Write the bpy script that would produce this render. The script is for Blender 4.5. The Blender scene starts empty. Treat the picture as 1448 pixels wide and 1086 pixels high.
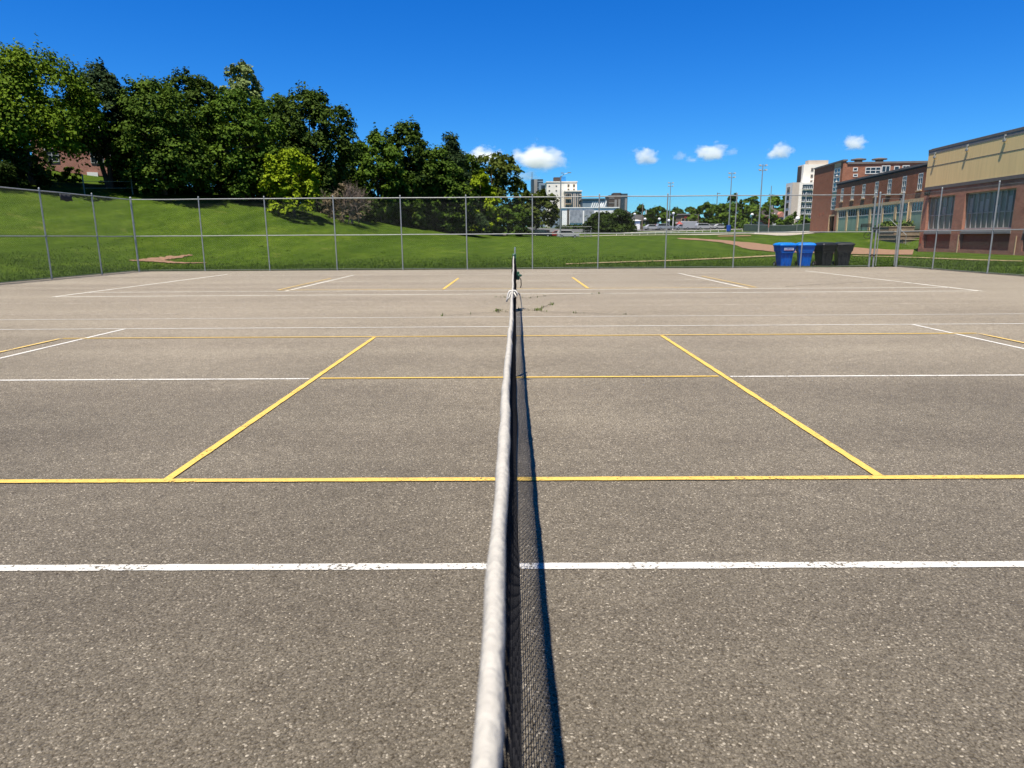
import bpy, bmesh, math, random
import numpy as np
from mathutils import Vector, Matrix

S = bpy.context.scene
COL = S.collection
R = math.radians
PI = math.pi

# ------------------------------------------------------------------ camera
PITCH, ROLL, YAW, CAM_H, CAM_X = 0.212542, -0.0064, -0.005342, 1.4224, -0.0382
FPX, PW, PH = 961.23, 1448.0, 1086.0
def ray(px, py):
    """direction through a pixel of the photograph, world axes (x right, y away, z up)"""
    u, v = (px - PW/2)/FPX, (py - PH/2)/FPX
    c, s = math.cos(-ROLL), math.sin(-ROLL); u, v = u*c - v*s, u*s + v*c
    c, s = math.cos(PITCH), math.sin(PITCH); y = c - v*s; z = -s - v*c
    c, s = math.cos(YAW), math.sin(YAW)
    return Vector((u*c + y*s, -u*s + y*c, z))
EYE = Vector((CAM_X, 0, CAM_H))
cam_d = bpy.data.cameras.new('camera'); cam = bpy.data.objects.new('camera', cam_d); COL.objects.link(cam)
fw = ray(PW/2, PH/2).normalized(); rt = (ray(PW/2+1, PH/2) - ray(PW/2, PH/2)).normalized(); up = rt.cross(fw)
cam.matrix_world = Matrix(((rt.x, up.x, -fw.x, EYE.x), (rt.y, up.y, -fw.y, EYE.y), (rt.z, up.z, -fw.z, EYE.z), (0, 0, 0, 1)))
cam_d.sensor_width = 36; cam_d.lens = 36*FPX/PW
cam_d.clip_start = .02; cam_d.clip_end = 9000
cam_d.dof.use_dof = True; cam_d.dof.focus_distance = 11.0; cam_d.dof.aperture_fstop = cam_d.lens/3.0   # 3 mm aperture
S.camera = cam

# ------------------------------------------------------------------ light
SUN_L = Vector((.14, .33, -1)).normalized()      # the way sunlight travels
sun_el = math.asin(-SUN_L.z); sun_az = math.atan2(-SUN_L.x, -SUN_L.y)
W = bpy.data.worlds.new('World'); S.world = W; W.use_nodes = True
nt = W.node_tree; nt.nodes.clear()
sky = nt.nodes.new('ShaderNodeTexSky'); sky.sky_type = 'NISHITA'; sky.sun_disc = False
sky.sun_elevation = sun_el; sky.sun_rotation = sun_az
sky.altitude = 0; sky.air_density = 1.0; sky.dust_density = 0.1; sky.ozone_density = 3.5
hs = nt.nodes.new('ShaderNodeHueSaturation'); hs.inputs['Saturation'].default_value = 1.42; hs.inputs['Hue'].default_value = .5
hs.inputs['Value'].default_value = 1.0
bg = nt.nodes.new('ShaderNodeBackground'); bg.inputs['Strength'].default_value = 0.074
wo = nt.nodes.new('ShaderNodeOutputWorld')
tn = nt.nodes.new('ShaderNodeMix'); tn.data_type = 'RGBA'; tn.blend_type = 'MULTIPLY'; tn.inputs['Factor'].default_value = 1; tn.inputs['B'].default_value = (.305, .71, 1.12, 1)
nt.links.new(sky.outputs[0], hs.inputs['Color']); nt.links.new(hs.outputs[0], tn.inputs['A']); nt.links.new(tn.outputs['Result'], bg.inputs[0])
# dim and warm the sky above the view, to weaken its blue fill
gc = nt.nodes.new('ShaderNodeTexCoord'); gz = nt.nodes.new('ShaderNodeSeparateXYZ'); gm = nt.nodes.new('ShaderNodeMapRange'); gm.inputs['From Min'].default_value = .33; gm.inputs['From Max'].default_value = .75
zx = nt.nodes.new('ShaderNodeMix'); zx.data_type = 'RGBA'; zx.blend_type = 'MULTIPLY'; zx.inputs['B'].default_value = (.85, .66, .50, 1)
nt.links.new(gc.outputs['Generated'], gz.inputs[0]); nt.links.new(gz.outputs['Z'], gm.inputs['Value']); nt.links.new(gm.outputs[0], zx.inputs['Factor'])
nt.links.new(tn.outputs['Result'], zx.inputs['A']); nt.links.new(zx.outputs['Result'], bg.inputs[0]); nt.links.new(bg.outputs[0], wo.inputs[0])
sd = bpy.data.lights.new('sun', 'SUN'); sd.energy = 5.0; sd.angle = R(.5); sd.color = (1, .92, .79)
sun = bpy.data.objects.new('sun', sd); COL.objects.link(sun); sun.rotation_euler = SUN_L.to_track_quat('-Z', 'Y').to_euler()
sun.location = (0, 0, 60)
S.view_settings.view_transform = 'Standard'; S.view_settings.look = 'None'
S.view_settings.exposure = 0.85; S.view_settings.gamma = 1
S.render.engine = 'CYCLES'
S.cycles.max_bounces = 12; S.cycles.diffuse_bounces = 3; S.cycles.volume_bounces = 10; S.cycles.transparent_max_bounces = 24
S.cycles.use_denoising = True

# ------------------------------------------------------------------ helpers: pixels to points
def at(px, py, Y):
    d = ray(px, py); return EYE + d*(Y/d.y)
def at_z(px, py, z):
    d = ray(px, py); return EYE + d*((z - CAM_H)/d.z)

# ------------------------------------------------------------------ helpers: materials
def mat(name, base, rough=.8, var=.18, scale=6.0, bump=0.0, bscale=40.0, metal=0.0, spec=.3, second=None, aniso=(1, 1, 1), detail=5, uv=False, contrast=(.3, .7), sheen=0):
    m = bpy.data.materials.new(name); m.use_nodes = True
    n, l = m.node_tree.nodes, m.node_tree.links
    b = n['Principled BSDF']
    b.inputs['Roughness'].default_value = rough; b.inputs['Metallic'].default_value = metal
    b.inputs['Specular IOR Level'].default_value = spec
    tc = n.new('ShaderNodeTexCoord'); mp = n.new('ShaderNodeMapping'); mp.inputs['Scale'].default_value = aniso
    l.new(tc.outputs['UV' if uv else 'Object'], mp.inputs['Vector'])
    no = n.new('ShaderNodeTexNoise'); no.inputs['Scale'].default_value = scale; no.inputs['Detail'].default_value = detail
    no.inputs['Roughness'].default_value = .6
    l.new(mp.outputs[0], no.inputs['Vector'])
    cr = n.new('ShaderNodeValToRGB')
    cr.color_ramp.elements[0].position = contrast[0]; cr.color_ramp.elements[1].position = contrast[1]
    lo = second if second else tuple(c*(1 - var) for c in base); hi = base if second else tuple(min(1, c*(1 + var)) for c in base)
    cr.color_ramp.elements[0].color = (*lo, 1); cr.color_ramp.elements[1].color = (*hi, 1)
    l.new(no.outputs['Fac'], cr.inputs['Fac']); l.new(cr.outputs[0], b.inputs['Base Color'])
    if bump:
        n2 = n.new('ShaderNodeTexNoise'); n2.inputs['Scale'].default_value = bscale; n2.inputs['Detail'].default_value = 3
        l.new(mp.outputs[0], n2.inputs['Vector'])
        bp = n.new('ShaderNodeBump'); bp.inputs['Strength'].default_value = bump; bp.inputs['Distance'].default_value = .02
        l.new(n2.outputs['Fac'], bp.inputs['Height']); l.new(bp.outputs[0], b.inputs['Normal'])
    return m
def nodes_of(m): return m.node_tree.nodes, m.node_tree.links, m.node_tree.nodes['Principled BSDF']

def asphalt_mat():
    m = bpy.data.materials.new('aged_asphalt'); m.use_nodes = True
    n, l, b = nodes_of(m)
    tc = n.new('ShaderNodeTexCoord')
    def vor(scale, feat='F1', rnd=1.0):
        v = n.new('ShaderNodeTexVoronoi'); v.inputs['Scale'].default_value = scale; v.feature = feat
        l.new(wv.outputs[0], v.inputs['Vector']); return v
    # warp the coordinates a little so that the stones are not regular cells
    nw = n.new('ShaderNodeTexNoise'); nw.inputs['Scale'].default_value = 60; l.new(tc.outputs['Object'], nw.inputs['Vector'])
    wv = n.new('ShaderNodeVectorMath'); wv.operation = 'MULTIPLY_ADD'; wv.inputs[1].default_value = (.012, .012, 0)
    l.new(nw.outputs['Color'], wv.inputs[0]); l.new(tc.outputs['Object'], wv.inputs[2])
    v1 = vor(150); v2 = vor(320); v3 = vor(60)
    def ramp(sock, pts):
        r = n.new('ShaderNodeValToRGB'); e = r.color_ramp.elements
        while len(e) < len(pts): e.new(.5)
        for k, (p, c) in enumerate(pts): e[k].position = p; e[k].color = (*c, 1)
        l.new(sock, r.inputs['Fac']); return r
    sx = n.new('ShaderNodeSeparateColor'); l.new(v1.outputs['Color'], sx.inputs[0])
    # stone colours: mostly grey brown, a few pale ones
    stone = ramp(sx.outputs[0], [(0, (.067, .059, .047)), (.45, (.099, .088, .0705)), (.8, (.122, .109, .0885)), (.95, (.162, .145, .119)), (1, (.31, .285, .24))])
    gap = ramp(v1.outputs['Distance'], [(.0, (1, 1, 1)), (.55, (.92, .92, .92)), (.85, (.42, .40, .38))])
    fine = ramp(v2.outputs['Distance'], [(.1, (1.0, 1.0, 1.0)), (.8, (.66, .65, .64))])
    def mul(a, c, f=1.0, mode='MULTIPLY'):
        x = n.new('ShaderNodeMix'); x.data_type = 'RGBA'; x.blend_type = mode; x.inputs['Factor'].default_value = f
        l.new(a, x.inputs['A']); l.new(c, x.inputs['B']); return x.outputs['Result']
    c = mul(stone.outputs[0], gap.outputs[0]); c = mul(c, fine.outputs[0], .8)
    # worn, dusty and stained areas
    nb = n.new('ShaderNodeTexNoise'); nb.inputs['Scale'].default_value = .28; nb.inputs['Detail'].default_value = 6; nb.inputs['Roughness'].default_value = .62
    l.new(tc.outputs['Object'], nb.inputs['Vector'])
    big = ramp(nb.outputs['Fac'], [(.3, (1.36, 1.34, 1.31)), (.7, (1.62, 1.61, 1.60))])
    c = mul(c, big.outputs[0])
    mp = n.new('ShaderNodeMapping'); mp.inputs['Scale'].default_value = (.03, .9, 1); l.new(tc.outputs['Object'], mp.inputs[0])
    ns = n.new('ShaderNodeTexNoise'); ns.inputs['Scale'].default_value = 1.0; ns.inputs['Detail'].default_value = 5; l.new(mp.outputs[0], ns.inputs['Vector'])
    st = ramp(ns.outputs['Fac'], [(.32, (.90, .89, .88)), (.62, (1.05, 1.05, 1.04))])
    c = mul(c, st.outputs[0])
    nm = n.new('ShaderNodeTexNoise'); nm.inputs['Scale'].default_value = 9; nm.inputs['Detail'].default_value = 6; l.new(tc.outputs['Object'], nm.inputs['Vector'])
    mm = ramp(nm.outputs['Fac'], [(.3, (.91, .905, .90)), (.7, (1.08, 1.08, 1.08))]); c = mul(c, mm.outputs[0])
    # paint the asphalt paler with distance, for its brightening at low view angles
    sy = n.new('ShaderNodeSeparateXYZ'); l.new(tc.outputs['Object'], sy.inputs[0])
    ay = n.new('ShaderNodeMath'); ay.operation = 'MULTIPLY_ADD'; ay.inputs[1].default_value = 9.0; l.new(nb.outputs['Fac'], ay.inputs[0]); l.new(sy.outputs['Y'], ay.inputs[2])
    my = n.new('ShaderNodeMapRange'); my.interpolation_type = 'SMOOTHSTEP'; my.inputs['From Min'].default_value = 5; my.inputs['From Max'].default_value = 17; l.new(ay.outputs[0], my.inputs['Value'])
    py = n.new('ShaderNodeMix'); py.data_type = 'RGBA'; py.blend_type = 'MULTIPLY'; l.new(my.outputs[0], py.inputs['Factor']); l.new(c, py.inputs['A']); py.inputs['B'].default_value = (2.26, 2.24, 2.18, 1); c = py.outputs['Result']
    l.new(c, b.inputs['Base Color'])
    b.inputs['Roughness'].default_value = .92; b.inputs['Specular IOR Level'].default_value = .02
    b.inputs['Sheen Weight'].default_value = .35; b.inputs['Sheen Roughness'].default_value = .35; b.inputs['Sheen Tint'].default_value = (1, .88, .70, 1)
    ad = n.new('ShaderNodeMath'); ad.operation = 'MULTIPLY_ADD'; ad.inputs[1].default_value = .6
    l.new(v3.outputs['Distance'], ad.inputs[0]); l.new(v1.outputs['Distance'], ad.inputs[2])
    bp = n.new('ShaderNodeBump'); bp.invert = True; bp.inputs['Strength'].default_value = .9; bp.inputs['Distance'].default_value = .006
    l.new(ad.outputs[0], bp.inputs['Height']); l.new(bp.outputs[0], b.inputs['Normal'])
    return m

def paint_mat(name, base, wear, rough=.75):
    """line paint with chips where the asphalt shows"""
    m = bpy.data.materials.new(name); m.use_nodes = True
    n, l, b = nodes_of(m)
    tc = n.new('ShaderNodeTexCoord')
    no = n.new('ShaderNodeTexNoise'); no.inputs['Scale'].default_value = 55; no.inputs['Detail'].default_value = 4; no.inputs['Roughness'].default_value = .65
    l.new(tc.outputs['Object'], no.inputs['Vector'])
    n2 = n.new('ShaderNodeTexNoise'); n2.inputs['Scale'].default_value = 3; n2.inputs['Detail'].default_value = 3
    l.new(tc.outputs['Object'], n2.inputs['Vector'])
    ad = n.new('ShaderNodeMath'); ad.operation = 'MULTIPLY_ADD'; ad.inputs[1].default_value = .45; l.new(n2.outputs['Fac'], ad.inputs[0]); l.new(no.outputs['Fac'], ad.inputs[2])
    r = n.new('ShaderNodeValToRGB'); r.color_ramp.elements[0].position = .30 + wear; r.color_ramp.elements[1].position = .40 + wear
    l.new(ad.outputs[0], r.inputs['Fac'])
    cr = n.new('ShaderNodeValToRGB'); cr.color_ramp.elements[0].position = .3; cr.color_ramp.elements[1].position = .65
    cr.color_ramp.elements[0].color = (*[c*.78 for c in base], 1); cr.color_ramp.elements[1].color = (*base, 1)
    l.new(no.outputs['Fac'], cr.inputs['Fac']); l.new(cr.outputs[0], b.inputs['Base Color'])
    l.new(r.outputs[0], b.inputs['Alpha'])
    b.inputs['Roughness'].default_value = rough; b.inputs['Specular IOR Level'].default_value = .15
    bp = n.new('ShaderNodeBump'); bp.inputs['Strength'].default_value = .5; bp.inputs['Distance'].default_value = .004
    n3 = n.new('ShaderNodeTexVoronoi'); n3.inputs['Scale'].default_value = 105; l.new(tc.outputs['Object'], n3.inputs['Vector'])
    l.new(n3.outputs['Distance'], bp.inputs['Height']); l.new(bp.outputs[0], b.inputs['Normal'])
    return m

def grass_mat():
    m = bpy.data.materials.new('mown_grass'); m.use_nodes = True
    n, l, b = nodes_of(m)
    tc = n.new('ShaderNodeTexCoord')
    def noise(sc, det=5, mapping=None):
        x = n.new('ShaderNodeTexNoise'); x.inputs['Scale'].default_value = sc; x.inputs['Detail'].default_value = det; x.inputs['Roughness'].default_value = .6
        if mapping:
            mp = n.new('ShaderNodeMapping'); mp.inputs['Scale'].default_value = mapping[0]; mp.inputs['Rotation'].default_value = mapping[1]
            l.new(tc.outputs['Object'], mp.inputs[0]); l.new(mp.outputs[0], x.inputs['Vector'])
        else: l.new(tc.outputs['Object'], x.inputs['Vector'])
        return x
    def ramp(sock, pts):
        r = n.new('ShaderNodeValToRGB'); e = r.color_ramp.elements
        while len(e) < len(pts): e.new(.5)
        for k, (p, c) in enumerate(pts): e[k].position = p; e[k].color = (*c, 1)
        l.new(sock, r.inputs['Fac']); return r.outputs[0]
    def mix(a, c, mode='MULTIPLY', f=1.0):
        x = n.new('ShaderNodeMix'); x.data_type = 'RGBA'; x.blend_type = mode
        if isinstance(f, float): x.inputs['Factor'].default_value = f
        else: l.new(f, x.inputs['Factor'])
        l.new(a, x.inputs['A'])
        if isinstance(c, tuple): x.inputs['B'].default_value = (*c, 1)
        else: l.new(c, x.inputs['B'])
        return x.outputs['Result']
    c = ramp(noise(.22, 6).outputs['Fac'], [(.3, (.043, .076, .0098)), (.5, (.052, .089, .0113)), (.72, (.066, .100, .0145))])
    c = mix(c, ramp(noise(1.6, 7, ((1, .4, 1), (0, 0, R(20)))).outputs['Fac'], [(.3, (.72, .77, .68)), (.7, (1.18, 1.15, 1.12))]))
    c = mix(c, ramp(noise(14, 5).outputs['Fac'], [(.32, (.50, .53, .45)), (.66, (1.28, 1.25, 1.2))]))
    c = mix(c, ramp(noise(5.5, 4, ((.55, 1.4, 1), (0, 0, 0))).outputs['Fac'], [(.34, (.74, .77, .70)), (.66, (1.2, 1.17, 1.14))]))
    # mower passes: long streaks
    c = mix(c, ramp(noise(1.0, 3, ((.42, .018, 1), (0, 0, R(-14)))).outputs['Fac'], [(.34, (.80, .84, .76)), (.64, (1.15, 1.12, 1.08))]))
    wv = n.new('ShaderNodeTexWave'); wv.inputs['Scale'].default_value = .16; wv.inputs['Distortion'].default_value = 1.2; wv.inputs['Detail'].default_value = 2
    mp = n.new('ShaderNodeMapping'); mp.inputs['Rotation'].default_value = (0, 0, R(14)); l.new(tc.outputs['Object'], mp.inputs[0]); l.new(mp.outputs[0], wv.inputs['Vector'])
    c = mix(c, ramp(wv.outputs['Fac'], [(.2, (.93, .94, .92)), (.8, (1.06, 1.05, 1.04))]))
    # dry patches
    dry = ramp(noise(.5, 7).outputs['Fac'], [(.62, (0, 0, 0)), (.74, (.55, .55, .55))])
    c = mix(c, (.17, .17, .05), 'MIX', dry)
    l.new(c, b.inputs['Base Color'])
    b.inputs['Roughness'].default_value = .9; b.inputs['Specular IOR Level'].default_value = .03
    bp = n.new('ShaderNodeBump'); bp.inputs['Strength'].default_value = .75; bp.inputs['Distance'].default_value = .06
    l.new(noise(22, 4).outputs['Fac'], bp.inputs['Height']); l.new(bp.outputs[0], b.inputs['Normal'])
    return m

def brick_mat(name, c1, c2, mortar, stain=.25):
    m = bpy.data.materials.new(name); m.use_nodes = True
    n, l, b = nodes_of(m)
    tc = n.new('ShaderNodeTexCoord')
    br = n.new('ShaderNodeTexBrick'); br.inputs['Scale'].default_value = 1
    br.inputs['Brick Width'].default_value = .23; br.inputs['Row Height'].default_value = .078; br.inputs['Mortar Size'].default_value = .008
    br.inputs['Color1'].default_value = (*c1, 1); br.inputs['Color2'].default_value = (*c2, 1); br.inputs['Mortar'].default_value = (*mortar, 1)
    br.inputs['Bias'].default_value = -.1
    l.new(tc.outputs['UV'], br.inputs['Vector'])
    no = n.new('ShaderNodeTexNoise'); no.inputs['Scale'].default_value = 1.3; no.inputs['Detail'].default_value = 8; no.inputs['Roughness'].default_value = .7; l.new(tc.outputs['UV'], no.inputs['Vector'])
    r = n.new('ShaderNodeValToRGB'); r.color_ramp.elements[0].position = .3; r.color_ramp.elements[1].position = .7
    v = 1 - stain; r.color_ramp.elements[0].color = (v, v, v, 1); r.color_ramp.elements[1].color = (1.12, 1.12, 1.12, 1); l.new(no.outputs['Fac'], r.inputs['Fac'])
    x = n.new('ShaderNodeMix'); x.data_type = 'RGBA'; x.blend_type = 'MULTIPLY'; x.inputs['Factor'].default_value = 1
    l.new(br.outputs['Color'], x.inputs['A']); l.new(r.outputs[0], x.inputs['B'])
    l.new(x.outputs['Result'], b.inputs['Base Color']); b.inputs['Roughness'].default_value = .88; b.inputs['Specular IOR Level'].default_value = .2
    bp = n.new('ShaderNodeBump'); bp.invert = True; bp.inputs['Strength'].default_value = .5; bp.inputs['Distance'].default_value = .01
    l.new(br.outputs['Fac'], bp.inputs['Height']); l.new(bp.outputs[0], b.inputs['Normal'])
    return m

def leaf_mat(name, dark, light, trans=.12):
    m = bpy.data.materials.new(name); m.use_nodes = True
    n, l, b = nodes_of(m)
    a = n.new('ShaderNodeAttribute'); a.attribute_name = 'tint'
    r = n.new('ShaderNodeValToRGB'); r.color_ramp.elements[0].color = (*dark, 1); r.color_ramp.elements[1].color = (*light, 1)
    l.new(a.outputs['Fac'], r.inputs['Fac']); l.new(r.outputs[0], b.inputs['Base Color'])
    b.inputs['Roughness'].default_value = .65; b.inputs['Specular IOR Level'].default_value = .06
    tr = n.new('ShaderNodeBsdfTranslucent'); l.new(r.outputs[0], tr.inputs['Color'])
    mx = n.new('ShaderNodeMixShader'); mx.inputs[0].default_value = trans
    l.new(b.outputs[0], mx.inputs[1]); l.new(tr.outputs[0], mx.inputs[2]); l.new(mx.outputs[0], n['Material Output'].inputs['Surface'])
    return m

M = {}
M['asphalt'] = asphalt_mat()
M['white_paint'] = paint_mat('white_line_paint', (.56, .55, .525), .255)
M['yellow_paint'] = paint_mat('yellow_line_paint', (.60, .41, .105), .215)
M['faded_white'] = paint_mat('faded_white_line_paint', (.62, .58, .50), .34)
M['worn_white'] = paint_mat('worn_white_line_paint', (.68, .66, .60), .27)
M['ghost_white'] = paint_mat('nearly_gone_white_paint', (.46, .41, .34), .38)
M['worn_yellow'] = paint_mat('worn_yellow_line_paint', (.64, .45, .15), .27)
M['grass'] = grass_mat()
M['dirt'] = mat('red_dirt', (.24, .145, .092), .95, .25, 3, .4, 30, second=(.165, .098, .06))
M['tan_dirt'] = mat('tan_dirt', (.30, .22, .13), .95, .25, 3, .4, 30, second=(.19, .16, .075))
M['concrete'] = mat('concrete', (.30, .27, .225), .9, .15, 3, .3, 30)
M['pale_path'] = mat('pale_path', (.30, .28, .23), .9, .2, 2)
M['road'] = mat('road_asphalt', (.10, .10, .098), .9, .12, 1)
M['galv'] = mat('galvanised_steel', (.27, .285, .285), .5, .16, 8, metal=.35, spec=.5)
M['wire'] = mat('chain_link_wire', (.13, .15, .13), .7, .1, 8, metal=0)
M['green_paint'] = mat('green_post_paint', (.012, .07, .038), .4, .25, 20, spec=.5)
M['steel'] = mat('bright_steel', (.42, .45, .43), .35, .15, 20, metal=.7, spec=.5)
M['net'] = mat('black_net_cord', (.012, .012, .014), .85, .3, 40, spec=.15)
M['tape'] = mat('white_net_tape', (.38, .365, .337), .8, .10, 22, .32, 60, spec=.2)
M['rope'] = mat('white_rope', (.48, .47, .45), .8, .06, 30)
M['bin_blue'] = mat('blue_plastic', (.001, .10, .46), .5, .15, 5, spec=.2)
M['bin_lid'] = mat('blue_lid_plastic', (.002, .17, .62), .45, .15, 5, spec=.25)
M['bin_black'] = mat('black_plastic', (.014, .014, .016), .42, .2, 5, spec=.45)
M['sticker'] = mat('white_sticker', (.62, .62, .66), .6, .2, 14)
M['rubber'] = mat('black_rubber', (.012, .012, .012), .8, .2, 10)
M['brick'] = brick_mat('brown_red_brick', (.42, .172, .112), (.31, .122, .082), (.40, .28, .21))
M['brick_dark'] = brick_mat('deep_red_brick', (.36, .10, .06), (.27, .075, .047), (.30, .14, .09), .2)
M['brick_wing'] = brick_mat('orange_brown_brick', (.33, .125, .07), (.24, .092, .054), (.32, .22, .16), .22)
M['brick_house'] = brick_mat('pink_red_brick', (.42, .16, .11), (.34, .12, .085), (.4, .3, .25), .2)
M['beige'] = mat('beige_metal_siding', (.88, .64, .30), .7, .10, 2.2, aniso=(2.2, 2.2, .12), contrast=(.25, .75))
M['fascia'] = mat('grey_fascia', (.16, .14, .125), .6, .15, 2)
M['fascia_light'] = mat('grey_coping', (.20, .19, .185), .6, .12, 2)
M['teal_glass'] = mat('teal_window_glass', (.22, .25, .215), .25, .5, 1.6, aniso=(4, 4, .25), spec=.6, second=(.09, .115, .10))
M['dark_glass'] = mat('dark_window_glass', (.02, .026, .03), .1, .5, 1.4, spec=.7)
M['white_frame'] = mat('pale_window_frame', (.56, .57, .54), .6, .1, 6)
M['grey_frame'] = mat('grey_window_frame', (.30, .31, .30), .6, .12, 6)
M['teal_panel'] = mat('teal_spandrel_panel', (.24, .36, .26), .55, .16, 1.2, aniso=(1, 1, .3))
M['stone'] = mat('sandstone_trim', (.60, .44, .26), .85, .14, 3)
M['roof_dark'] = mat('dark_roof', (.055, .053, .055), .9, .2, 2)
M['roof_flat'] = mat('flat_roof_gravel', (.22, .21, .2), .95, .15, 3)
M['plaster'] = mat('white_render', (.76, .72, .65), .85, .06, .5)
M['plaster_beige'] = mat('beige_render', (.50, .43, .36), .85, .08, .5)
M['white_panel'] = mat('white_cladding', (.80, .80, .78), .7, .06, .6)
M['perf'] = mat('perforated_grey_panel', (.34, .37, .41), .6, .5, .9, aniso=(2, 2, 1), second=(.17, .19, .22))
M['bluegrey'] = mat('blue_grey_cladding', (.20, .26, .31), .5, .12, .4)
M['tower_glass'] = mat('tower_glass', (.045, .06, .07), .2, .3, .3, spec=.6)
M['tower_brown'] = mat('brown_tower_wall', (.085, .07, .062), .8, .15, .4)
M['tower_grey'] = mat('grey_tower_wall', (.26, .25, .24), .8, .1, .4)
M['blue_box'] = mat('blue_plant_room', (.03, .22, .55), .6, .08, .5)
M['brown_box'] = mat('brown_plant_room', (.06, .048, .045), .8, .1, .5)
M['red'] = mat('red_paint', (.26, .025, .02), .45, .12, 3, spec=.5)
M['white_car'] = mat('white_car_paint', (.36, .365, .37), .3, .04, 1, spec=.6)
M['silver_car'] = mat('silver_car_paint', (.36, .38, .40), .3, .05, 1, metal=.4, spec=.6)
M['dark_car'] = mat('dark_car_paint', (.02, .023, .03), .25, .1, 1, spec=.6)
M['blue_pad'] = mat('blue_pad', (.01, .06, .32), .6, .1, 2)
M['screen'] = mat('green_windscreen', (.075, .11, .085), .9, .25, 1.2)
M['bark'] = mat('bark', (.07, .052, .038), .95, .3, 5, .6, 18, aniso=(1, 1, .25))
M['bare'] = mat('bare_twig_bark', (.20, .155, .13), .95, .3, 5)
M['lamp_head'] = mat('lamp_housing', (.24, .25, .25), .45, .1, 3)
M['globe'] = mat('white_globe', (.8, .8, .8), .4, .03, 3)
M['rag'] = mat('charcoal_cloth', (.03, .033, .038), .9, .3, 8)
M['wood'] = mat('grey_timber', (.17, .13, .10), .9, .2, 4)
M['weathered'] = mat('weathered_concrete', (.19, .155, .115), .9, .25, 2, .3, 20)
M['tread'] = mat('worn_step_tread', (.25, .205, .15), .9, .2, 3)
M['soil'] = mat('cracked_seam', (.085, .072, .052), .95, .3, 6)
LEAF = dict(
    maple=leaf_mat('maple_leaf', (0.042, 0.084, 0.006), (0.128, 0.192, 0.012), .15),
    dark=leaf_mat('dark_leaf', (0.017, 0.035, 0.006), (0.058, 0.094, 0.011), .15),
    mid=leaf_mat('mid_leaf', (0.025, 0.056, 0.007), (0.08, 0.128, 0.013), .15),
    bright=leaf_mat('bright_leaf', (0.118, 0.178, 0.006), (0.225, 0.292, 0.012), .15),
    green=leaf_mat('fresh_leaf', (0.034, 0.075, 0.008), (0.096, 0.154, 0.015), .15),
    pale=leaf_mat('pale_leaf', (0.12, 0.165, 0.05), (0.235, 0.29, 0.11), .15),
    olive=leaf_mat('olive_leaf', (0.03, 0.046, 0.007), (0.086, 0.11, 0.016), .15),
    spruce=leaf_mat('spruce_needle', (0.015, 0.032, 0.012), (0.047, 0.076, 0.027), .15),
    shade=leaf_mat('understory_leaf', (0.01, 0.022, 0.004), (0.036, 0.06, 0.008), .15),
    weed=leaf_mat('weed_leaf', (.055, .095, .018), (.13, .18, .04)),
    blade=leaf_mat('grass_blade', (.038, .072, .009), (.080, .125, .018), .25),
    brown=leaf_mat('dry_twig_leaf', (.07, .058, .036), (.14, .11, .07)),
)

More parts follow.
